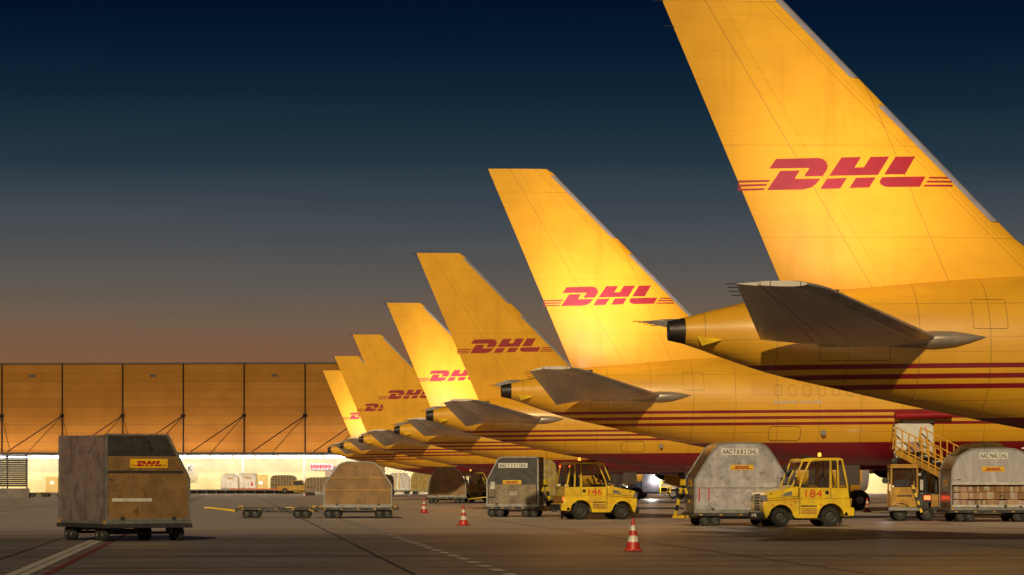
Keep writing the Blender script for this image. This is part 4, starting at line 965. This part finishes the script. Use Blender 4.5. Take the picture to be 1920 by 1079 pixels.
# netted pallet behind the dark container
def pallet(label, w, h, dp, mat, name='netted_pallet', round_=.3, group='netted cargo pallets', base=True):
    r = empty(name, label=label, cat='cargo pallet', group=group)
    P = arch_profile(w, h, .62, .45, 2.6); m = MB()
    nn = 16
    vs = []; 
    for k in range(nn+1):
        y = -dp/2 + dp*k/nn
        for i, (x, z) in enumerate(P):
            e = .035*math.sin(i*2.1+k*1.7)+.04*(vn(i*1.3, k*1.1)-.5); vs.append((x*(1+e*.5), y, max(0, z*(1+e*.4))))
    np_ = len(P); fs = [(k*np_+i, k*np_+(i+1) % np_, (k+1)*np_+(i+1) % np_, (k+1)*np_+i) for k in range(nn) for i in range(np_)]
    fs += [tuple(range(np_)), tuple(nn*np_+i for i in reversed(range(np_)))]
    m.add(vs, fs).build('cargo_load', mat, r, ang=1.0)
    n = MB()
    for z in bars(6, .2, h*.9):
        xs = max([abs(x) for x, zz in P if abs(zz-z) < .35] + [.3]); n.bar((-xs*.97, -dp/2-.03, z), (xs*.97, -dp/2-.03, z), .022)
    for x in bars(9, -w*.44, w*.44):
        zt = max([zz for xx, zz in P if abs(xx) >= abs(x)-.02] or [h*.6]); n.bar((x, -dp/2-.03, .03), (x, -dp/2-.03, zt), .022)
    n.build('cargo_net', M['offwhite'], r)
    if base: MB().bx(-w/2-.05, w/2+.05, -dp/2-.05, dp/2+.05, -.06, -.003).build('pallet_base', M['galv'], r)
    return r
Y4 = 180
put(dolly('dolly carrying the gold netted pallet behind dark container 7731', 3.3, 2.2, None), 1003, Y4, 0, 0)
put(pallet('gold netted pallet load half hidden behind dark container 7731', 2.6, 2.35, 2.0, M['net']), 1003, Y4, PZ, 0)

# ================================================================== belt loader at the hold door
bl = empty('belt_loader', (px(1693, 112.3), 112.3, 0), 0, 'yellow belt loader truck with railed conveyor rising to the open hold door', 'belt loader')
ox, oy = px(1693, 112.3), 112.3
def Lp(x, y, Y): return (px(x, Y)-ox, Y-oy, hz(y, Y))
cb = MB()   # cab shell
x0, x1 = -.50, .50
for x in (x0, x1):
    for y in (-.45, .55): cb.bar((x, y, .55), (x*.96, y*.92, 2.02), .06)
for y in (-.45, .55): cb.bar((x0, y, 2.03), (x1, y, 2.03), .08)
for x in (x0, x1): cb.bar((x, -.45, 2.03), (x, .55, 2.03), .08)
cb.bx(x0, x1, -.47, -.41, .52, 1.27).bx(x0, x0+.05, -.40, .55, .52, 1.15).bx(x1-.05, x1, -.40, .55, .52, 1.15).bx(x0-.02, x1+.02, -.48, .58, 2.07, 2.14)
cbo = cb.build('cab', M['ochre'], bl, bevel=.015)
MB().bx(x0+.05, x1-.05, -.452, -.446, 1.29, 1.99).build('windscreen', M['glass'], cbo, smooth=False)
MB().bx(x0-.002, x0+.004, -.38, .5, 1.18, 1.98).build('side_window', M['glass'], cbo, smooth=False)
MB().bx(-.3, .3, .1, .4, .8, 1.55).build('seat', M['seat'], cbo, bevel=.05)
MB().bar((-.05, -.49, 1.35), (.3, -.49, 1.8), .02).bar((-.2, -.49, 1.35), (.05, -.49, 1.7), .02).build('wiper', M['black'], cbo)
MB().lathe([(0, -.04), (.11, -.03), (.12, .02)], (-.72, -.35, 1.52), 'y', 18).tube((-.5, -.35, 1.5), (-.7, -.34, 1.52), .015).build('mirror', M['black'], cbo)
MB().lathe([(0, -.04), (.11, -.03), (.12, .02)], (-.38, -.45, 2.25), 'y', 18).tube((-.38, -.42, 2.1), (-.38, -.43, 2.25), .015).build('mirror', M['black'], cbo)
MB().bx(-.42, -.22, -.52, -.47, .60, .66).build('headlight', M['offwhite'], cbo)
MB().bx(-.28, .28, -.485, -.47, .92, .97).build('grille', M['black'], cbo)
MB().bx(-.55, 2.6, -.35, .75, .35, .52).bx(.45, .9, -.55, .8, .45, 1.0).build('chassis', M['steel'], bl, bevel=.02)
MB().bx(-.62, .55, -.62, -.5, .38, .52).build('front_bumper', M['galv'], bl, bevel=.02)
m = MB()
m.prism([(-.14+.40*math.cos(R(a)), .30+.42*math.sin(R(a))) for a in bars(10, 10, 170)] + [(-.14+.36*math.cos(R(a)), .30+.38*math.sin(R(a))) for a in bars(10, 170, 10)], -.55, -.2).build('mudguard', M['ochre'], bl)
for p_ in ((-.16, -.40, .27), (.85, -.42, .27), (-.16, .6, .27), (.85, .6, .27), (2.2, -.3, .27), (2.2, .6, .27)): wheel(bl, p_, .27, .22)
m = MB()
for k in range(7):
    a_ = Vector((.28, -.62, 1.35)).lerp(Vector((.62, -.66, .32)), k/7); b_ = Vector((.28, -.62, 1.35)).lerp(Vector((.62, -.66, .32)), (k+1)/7); m.cur = k % 2; m.bar(a_, b_, .09)
m.build('striped_prop', [M['yellow'], M['black']], bl, smooth=False)
MB().bx(.72, .95, -.60, -.55, .80, .95).build('tail_lamp', M['tail'], bl)
MB().bx(.68, 1.0, -.56, -.50, .70, 1.04).build('lamp_bracket', M['black'], bl)
# conveyor and railings: high end at the door, low end behind the container
hi = Vector(Lp(1703, 848, 114.0)); lo = Vector(Lp(1790, 893, 112.7)); dr = (hi-lo); side = Vector((dr.y, -dr.x, 0)).normalized()*.42
side = Vector((.46, .12, 0))
m = MB()
for s in (-1, 1): m.bar(lo+side*s, hi+side*s, .10, .22)
for k in bars(6, 0, 1): m.bar(lo.lerp(hi, k)-side, lo.lerp(hi, k)+side, .06)
cv = m.build('conveyor_frame', M['ochre'], bl)
u_ = Vector((0, 0, .08))
MB().add([lo-side*.9+u_, lo+side*.9+u_, hi+side*.9+u_, hi-side*.9+u_, lo-side*.9, lo+side*.9, hi+side*.9, hi-side*.9], [(0, 1, 2, 3), (4, 5, 6, 7), (0, 1, 5, 4), (2, 3, 7, 6), (1, 2, 6, 5), (0, 3, 7, 4)]).build('belt', M['black'], cv, smooth=False)
for s in (-1, 1):
    m = MB(); a_, b_ = lo+side*s*1.08, hi+side*s*1.08
    for hgt in (.22, .55, .95): m.tube(a_+Vector((0, 0, hgt)), b_+Vector((0, 0, hgt)), .026, 8)
    m.tube(b_+Vector((0, 0, .95)), b_+Vector((-.12, .02, .10)), .026, 8)
    for k in bars(8, 0, 1): m.tube(a_.lerp(b_, k), a_.lerp(b_, k)+Vector((0, 0, .95)), .026, 8)
    m.build('railing', M['railing'], cv)
MB().tube((.9, .2, .5), hi.lerp(lo, .35)-Vector((0, 0, .1)), .06).tube((1.3, .3, .5), hi.lerp(lo, .6)-Vector((0, 0, .1)), .05).bar((.6, .5, .5), (.9, .9, 1.9), .08).build('lift_ram', M['steel'], bl)
m = MB()
for k in range(5):
    q0 = lo.lerp(hi, .1+.17*k); m.tube(q0+Vector((-.35, -.1, -.1)), (.55+.22*(4-k), -.15, .5), .022, 6).tube(q0+Vector((.3, -.1, -.1)), (.75+.22*(4-k), .25, .5), .02, 6)
m.build('hydraulic_hose', M['black'], bl)
MB().bx(1.0, 1.9, -.40, .2, .52, 1.0).build('engine_cover', M['ochre'], bl, bevel=.03)
MB().bx(.58, .70, -.50, -.42, 1.15, 1.55).bx(.52, .62, -.44, -.3, 1.7, 1.8).build('control_box', M['offwhite'], bl, bevel=.01)
MB().bx(x0-.012, x0+.0, -.44, -.38, 1.10, 1.42).build('cab_lamp', M['cablamp'], cbo)
L = bpy.data.lights.new('cab_lamp_light', 'POINT'); L.energy = 9; L.shadow_soft_size = .2; L.color = (.9, .95, 1)
lo_ = bpy.data.objects.new('cab_lamp_light', L); COL.objects.link(lo_); lo_.parent = bl; lo_.location = (x0-.2, -.35, 1.2)
MB().tube(lo.lerp(hi, .3)+Vector((-.3, 0, .25)), lo.lerp(hi, .3)+Vector((.3, 0, .3)), .05).build('roller', M['galv'], cv)
# parcels riding on the belt
for k, lb, sz, ci in ((.88, 'pinkish cardboard box at the top of the belt, inside the door', (.42, .4, .40), 1), (.62, 'white plastic sack lying half way up the belt', (.45, .35, .14), None)):
    p_ = lo.lerp(hi, k) + Vector((ox, oy, .10))
    if ci is not None:
        r = empty('cardboard_box', p_, .1, lb, 'box'); MB().bx(-sz[0]/2, sz[0]/2, -sz[1]/2, sz[1]/2, 0, sz[2]).build('carton', CARD[ci], r, bevel=.01)
        MB().bx(-.025, .025, -sz[1]/2-.003, -sz[1]/2-.0005, .01, sz[2]-.01).build('packing_tape', M['offwhite'], r, smooth=False)
    else:
        m = MB(); m.grid(lambda a, b: (sz[0]/2*math.cos(a)*math.sin(b)*(1+.12*math.sin(5*a)), sz[1]/2*math.sin(a)*math.sin(b)*(1+.1*math.sin(4*a+1)), sz[2]/2*(1-math.cos(b))), [2*math.pi*i/20 for i in range(21)], bars(9, 0.02, 3.12))
        o = m.build('mail_sack', M['offwhite'], None, loc=p_); tag(o, lb, 'sack')

# ================================================================== dark truck with a blazing headlight, under the jets
Yt = 262.0
tr = empty('service_truck', (px(1222, Yt), Yt, 0), R(-24), 'dark service truck with one dazzling headlight, seen below the red jet bellies', 'truck')
MB().prism([(-2.0, .55), (-2.0, 1.1), (-1.6, 1.45), (-.6, 1.6), (-.6, .55)], -.95, .95).build('hood', M['black'], tr, bevel=.06)
MB().prism([(-.6, .6), (-.6, 1.6), (-.35, 2.55), (1.1, 2.6), (1.1, .6)], -1.0, 1.0).build('cab', M['steel'], tr, bevel=.05)
MB().prism([(-.40, 1.65), (-.2, 2.4), (.7, 2.4), (.7, 1.65)], -1.01, -1.002).build('side_window', M['black'], tr)
MB().bx(1.15, 3.4, -1.1, 1.1, 1.0, 3.0).bx(1.2, 3.3, -1.16, -1.10, 1.2, 1.3).build('equipment_box', M['offwhite'], tr, bevel=.02)
m = MB()
for x in (1.3, 2.2, 3.2): m.bar((x, -1.2, .5), (x, -1.2, 3.0), .10)
for z in (.6, 1.0, 1.4, 1.8): m.bx(1.3, 2.2, -1.3, -1.15, z, z+.05)
m.build('access_ladder', M['yellow'], tr)
MB().bx(-1.9, 3.3, -.7, .7, .45, .62).build('chassis', M['steel'], tr)
for x in (-1.25, 2.4):
    for s in (-1, 1): wheel(tr, (x, s*.9, .46), .46, .3, rimm=M['galv'])
    for s in (-1, 1): MB().prism([(x+.62*math.cos(R(a)), .48+.62*math.sin(R(a))) for a in bars(12, 0, 180)] + [(x+.52*math.cos(R(a)), .48+.52*math.sin(R(a))) for a in bars(12, 180, 0)], s*.75, s*1.05).build('fender', M['black'], tr)
for s in (-1, 1):
    hl = MB().lathe([(.0, -.02), (.13, -.02), (.15, .04)], (-2.02, s*.72, 1.0), 'x', 18).build('headlight', M['head'], tr)
    MB().bx(-2.06, -2.0, s*.72-.1, s*.72+.1, .64, .72).build('indicator', M['amber'], tr)
# work lamp on its side, shining at the camera
MB().lathe([(.0, -.06), (.15, -.05), (.17, .04)], (.55, -1.16, 1.72), 'y', 20).build('work_lamp', M['head'], tr)
MB().tube((.55, -1.12, 1.72), (.55, -1.0, 1.72), .04).build('lamp_bracket', M['black'], tr)
L = bpy.data.lights.new('work_lamp_light', 'POINT'); L.energy = 500; L.shadow_soft_size = .15; L.color = (1, .95, .92)
lo_ = bpy.data.objects.new('work_lamp_light', L); COL.objects.link(lo_); lo_.parent = tr; lo_.location = (.55, -1.5, 1.75)

# low white car behind tug 146
Yv = 268.0
cr_ = empty('parked_car', (px(1150, Yv), Yv, 0), 0, 'low white car between the nose of tug 146 and the dark truck', 'car')
MB().prism([(-2.1, .35), (-2.15, .8), (-1.2, .95), (-.5, 1.38), (.7, 1.40), (1.4, 1.0), (2.1, .9), (2.15, .35)], -.85, .85).build('body', M['white'], cr_, bevel=.08)
MB().prism([(-1.05, .98), (-.45, 1.33), (.62, 1.35), (1.2, 1.0)], -.865, -.855).build('side_window', M['black'], cr_)
for x in (-1.35, 1.35):
    for s in (-1, 1): wheel(cr_, (x, s*.75, .33), .33, .2)
MB().bx(-2.18, -2.14, -.8, -.5, .65, .78).build('tail_lamp', M['tail'], cr_)

# ================================================================== the hangar
YH = 404.0; HX0 = px(-60, YH)
hg = empty('hangar', (px(4, YH), YH, 0), R(-4.0), 'long ochre cargo hangar with dark ribs and a lit canopy', 'hangar')
SP = 114.5*YH/F; NB = 17; HH = 17.5
def wall_mat():
    m, t, p = node_mat('hangar_cladding'); obj = N(t, 'ShaderNodeTexCoord').outputs['Object']; sp = N(t, 'ShaderNodeSeparateXYZ'); t.links.new(obj, sp.inputs[0])
    l = math_(t, 'LESS_THAN', math_(t, 'FRACT', math_(t, 'DIVIDE', sp.outputs[2], 1.16)), .045)
    n = noise(t, .25, obj, 4); 
    k = N(t, 'ShaderNodeTexWhiteNoise', noise_dimensions='2D'); cm = N(t, 'ShaderNodeCombineXYZ')
    t.links.new(math_(t, 'FLOOR', math_(t, 'DIVIDE', sp.outputs[0], SP)), cm.inputs[0]); t.links.new(math_(t, 'FLOOR', math_(t, 'DIVIDE', sp.outputs[2], 1.16)), cm.inputs[1]); t.links.new(cm.outputs[0], k.inputs['Vector'])
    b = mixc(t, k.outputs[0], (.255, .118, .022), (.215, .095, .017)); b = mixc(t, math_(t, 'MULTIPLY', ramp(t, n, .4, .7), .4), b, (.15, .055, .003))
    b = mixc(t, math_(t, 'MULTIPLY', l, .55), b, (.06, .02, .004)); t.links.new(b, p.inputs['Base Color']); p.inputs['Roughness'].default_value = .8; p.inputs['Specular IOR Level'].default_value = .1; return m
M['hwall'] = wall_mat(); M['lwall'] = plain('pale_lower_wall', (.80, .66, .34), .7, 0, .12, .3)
CZ = 5.15
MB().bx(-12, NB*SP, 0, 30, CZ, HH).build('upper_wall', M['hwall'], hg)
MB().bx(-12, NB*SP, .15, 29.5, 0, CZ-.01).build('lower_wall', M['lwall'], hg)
MB().bx(-12, NB*SP, -.12, .3, HH+.01, HH+.22).build('roof_edge', M['steel'], hg)
for k in range(NB):
    x = k*SP
    cl = MB().bx(x-.075, x+.075, -.22, -.01, CZ+.35, HH).build('column', M['flatblack'], hg)
    MB().bx(x-.28, x+.28, -.36, -.22, 10.3, 10.7).build('bracket', M['flatblack'], cl)
    for dx, r_ in ((-6.55, .065), (-3.7, .04)) + (((2.2, .035),) if k < 3 else ()): MB().tube((x, -.3, 10.5), (x+dx, -4.4, CZ+.4), r_, 8).build('stay_rod', M['flatblack'], cl)
    MB().tube((x, -1.2, 0), (x, -1.2, CZ-.02), .09, 10).build('canopy_post', M['white'], hg)
    if k % 2 == 0: MB().bx(x+SP*.5-.45, x+SP*.5+.45, -.05, -.01, 15.75, 16.05).build('vent_slot', M['black'], hg)
cn = MB().bx(-12, NB*SP, -4.6, -.23, CZ+.02, CZ+.34).build('canopy', M['steel'], hg)
MB().bx(-12, NB*SP, -4.5, -.3, CZ-.02, CZ+.01).build('canopy_soffit', M['white'], cn)
# lamps under the canopy (each a fixture)
x = -11.0; i = 0
while x < NB*SP-2:
    f_ = MB().bx(x, x+2.9, -2.62, -2.38, CZ-.14, CZ-.03).build('light_fixture', M['galv'], hg)
    MB().bx(x+.08, x+2.82, -2.60, -2.40, CZ-.40, CZ-.15).build('light_tube', M['tube'], f_)
    x += 3.08; i += 1
for k in range(6):   # wash lights lying on the canopy roof, which brighten the foot of the upper wall
    L = bpy.data.lights.new('canopy_wash_light', 'AREA'); L.shape = 'RECTANGLE'; L.size = 22; L.size_y = .3; L.energy = 1100; L.color = (1, .76, .62)
    lo = bpy.data.objects.new('canopy_wash_light', L); COL.objects.link(lo); lo.parent = hg; lo.location = (-1+23*k, -3.2, CZ+.6)
    lo.rotation_euler = Vector((0, 3.0, 2.2)).to_track_quat('-Z', 'Y').to_euler()
def hdoor(xp, w=1.5, h=2.1):
    x = px(xp, YH)-px(4, YH); d = MB().bx(x-w/2, x+w/2, -.02, .10, 0, h).build('door', plain('door_paint', (.55, .38, .12), .6, var=.1), hg)
    MB().bx(x-w/2-.08, x-w/2, -.03, .12, 0, h+.08).bx(x+w/2, x+w/2+.08, -.03, .12, 0, h+.08).bx(x-w/2, x+w/2, -.03, .12, h, h+.08).build('door_frame', M['ochre'], d)
    MB().bx(x-.28, x+.28, -.04, -.021, 1.15, 1.65).build('notice', M['white'], d)
hdoor(99); hdoor(493, 1.6, 2.4); hdoor(1320)
for xp in (640, 1110, 1480):
    x = px(xp, YH)-px(4, YH); MB().bx(x-1.9, x+1.9, .02, .14, 0, 3.6).build('roller_door', plain('roller_door_grey', (.30, .20, .13), .6, var=.2), hg)
def on_wall(xp): return px(xp, YH-2)-px(4, YH)
ks = empty('letter_sign', (0, 0, 0), 0); ks.parent = hg
X = on_wall(362.5); MB().bx(X-.55, X+.55, -2.2, -2.1, 2.5, 4.0).build('sign_board', M['white'], ks)
write('K', (X-.26, -2.21, 3.05), (1, 0, 0), (0, 0, 1), .5, .62, M['ltxt'], ks, .01)
rb = MB().bx(on_wall(584), on_wall(627), .0, .12, 3.15, 4.0).build('wall_banner', M['white'], hg)
m = MB(); X0, X1 = on_wall(584), on_wall(627)
for k in range(14): xx = X0+.12+k*(X1-X0-.3)/14; m.bx(xx, xx+.14, -.015, -.002, 3.25+.1*(k % 3), 3.85-.07*(k % 2))
m.build('banner_print', M['lred'], rb, smooth=False)

# raised deck and the cargo standing along the hangar
Yk = 386.0
dk = empty('loading_deck', (px(465, Yk), Yk, 0), 0, 'long dark roller deck with cargo on it, left of centre by the hangar', 'roller deck')
MB().bx(-8.0, 7.5, -1.4, 1.4, .44, .56).build('deck', M['galv'], dk)
m = MB()
for x in bars(13, -7.8, 7.3): m.bx(x-.08, x+.08, -1.35, 1.35, 0, .44)
m.bx(-7.9, 7.4, -.3, -.2, 0, .44).build('support', M['steel'], dk)
MB().bx(-2.2, 5.0, -1.48, -1.40, .52, .66).build('stop_rail', M['orange'], dk)
def far_container(x, Y, z, w, h, face, label, prof=arch_profile):
    o = container('cargo_container', prof(w, h), 2.0, face, face, label, logo_pos=(0, h*.68), logo_w=.7); return put(o, x, Y, z, 0)
far_container(432, Yk, .64, 2.2, 1.95, M['skin_clean'], 'small round shouldered silver container on the left end of the roller deck')
k = put(container('cargo_container', [(1.05, 0), (1.05, 2.0), (-1.05, 2.0), (-1.05, 0)], 2.0, M['skin_clean'], M['skin_clean'], 'square silver container beside the hangar door on the roller deck', logo_pos=(0, 1.4), logo_w=.8), 465.5, Yk, .64, 0)
MB().bx(.45, .7, -1.05, -1.0, .35, .8).build('red_notice', M['lred'], k)
put(pallet('brown tarpaulin covered pallet at the right end of the roller deck', 3.3, 1.75, 2, M['tarp'], 'covered_pallet'), 532, Yk, .63, 0)
Yq = 372.0
# pickup
pk = empty('pickup_truck', (px(556, Yq), Yq, 0), 0, 'brown pickup truck parked at the right end of the roller deck', 'pickup truck')
MB().prism([(-2.3, .4), (-2.3, 1.0), (-.6, 1.05), (-.45, 1.7), (.75, 1.75), (1.2, 1.1), (2.2, 1.0), (2.25, .4)], -.85, .85).build('body', M['ochre'], pk, bevel=.06)
MB().prism([(-.38, 1.1), (-.35, 1.62), (.68, 1.66), (1.02, 1.1)], -.87, -.855).build('side_window', M['black'], pk)
for x in (-1.4, 1.4):
    for s in (-1, 1): wheel(pk, (x, s*.78, .38), .38, .22)
Yr = 360.0
def far_loaded(xp, o, dlab):
    put(dolly(dlab, 3.0, 2.2, 'flat'), xp, Yr, 0, 0); put(o, xp, Yr, PZ, 0)
o = container('cargo_container', arch_profile(2.7, 2.1), 2.2, M['skin_clean'], M['skin_clean'], 'silver container with yellow straps left of the gold netted load')
for x in (-.45, .05): MB().bx(x, x+.09, -1.16, -1.11, .05, 2.0).build('strap', M['yellow'], o)
far_loaded(748, o, 'dolly under the silver container with yellow straps')
far_loaded(793, pallet('gold netted pallet load right of the silver strapped container', 2.8, 2.2, 2.1, M['net']), 'dolly under the gold netted load near the hangar')
# high cargo loader carrying a netted load, and light beams behind the tan container
hl_ = empty('cargo_loader', (px(698, 380), 380, 0), 0, 'white scissor cargo loader with a raised platform before the hangar', 'cargo loader')
MB().bx(-1.9, 1.9, -1.2, 1.2, 2.35, 2.6).build('platform', M['white'], hl_); MB().bx(-2.0, 2.0, -1.1, 1.1, .35, .75).build('chassis', M['white'], hl_)
MB().bar((-1.6, -.9, .75), (1.6, -.9, 2.35), .14).bar((1.6, -.9, .75), (-1.6, -.9, 2.35), .14).bar((-1.6, .9, .75), (1.6, .9, 2.35), .14).bar((1.6, .9, .75), (-1.6, .9, 2.35), .14).build('scissor_arm', M['galv'], hl_)
for x in (-1.4, 1.4):
    for s in (-1, 1): wheel(hl_, (x, s*.9, .35), .35, .25)
put(pallet('gold netted load raised on the scissor cargo loader', 3.1, 1.0, 2.0, M['net']), 698, 380, 2.67, 0)
# more loads and vehicles under the jets further right
for xp, w_, h_, mt, lb in ((905, 2.8, 1.9, M['net'], 'netted load beyond the distant yellow tug'), (600, 3.2, 1.5, M['tarp'], 'brown covered load before the hangar, between pickup and tan container'), (716, 2.6, 1.8, M['skin_brown'], 'rounded tan load half behind the right shoulder of the tan container')):
    put(dolly('dolly under the ' + lb, 3.1, 2.2, 'flat'), xp, 330, 0, 0); put(pallet(lb, w_, h_, 2.0, mt), xp, 330, PZ, 0)

# ================================================================== slatted screen and barrier at the far left
Yf = 274.0
bf = empty('blast_screen', (px(22, Yf), Yf+.1, 0), 0, 'dark louvred screen of steel frames behind the concrete barrier at the far left', 'screen fence')
zb, zt_ = .2, hz(852, Yf); xl, xr = -3.2, px(50, Yf)-px(22, Yf)
m = MB()
for x in (xl, (xl+xr)/2-.35, (xl+xr)/2+.5, xr): m.bx(x-.07, x+.07, -.06, .06, 0, zt_)
m.bx(xl, xr, -.07, .07, zt_-.07, zt_+.05).build('frame', M['steel'], bf)
m = MB()
for z in bars(15, 1.15, zt_-.2): m.box(((xl+xr)/2, 0, z), (xr-xl-.12, .03, .17), Matrix.Rotation(R(35), 3, 'X'))
m.build('louvre_slats', M['steel'], bf)
br = MB().prism([(-.28, 0), (-.28, .35), (-.13, .9), (.13, .9), (.28, .35), (.28, 0)], px(-45, Yf), px(57, Yf), 'x').build('concrete_barrier', plain('barrier_concrete', (.20, .17, .16), .8, 0, .4, 1.5, bump=.4), None, loc=(0, Yf-.6, 0))
tag(br, 'low concrete barrier in front of the dark louvred screen', 'barrier')
for xp, lb in ((73, 'empty flat dolly with loose straps right of the concrete barrier'), (100, 'second empty flat dolly, below the hangar door at the left')):
    put(dolly(lb, 2.4, 1.8, 'flat'), xp, 300, 0, R(4))
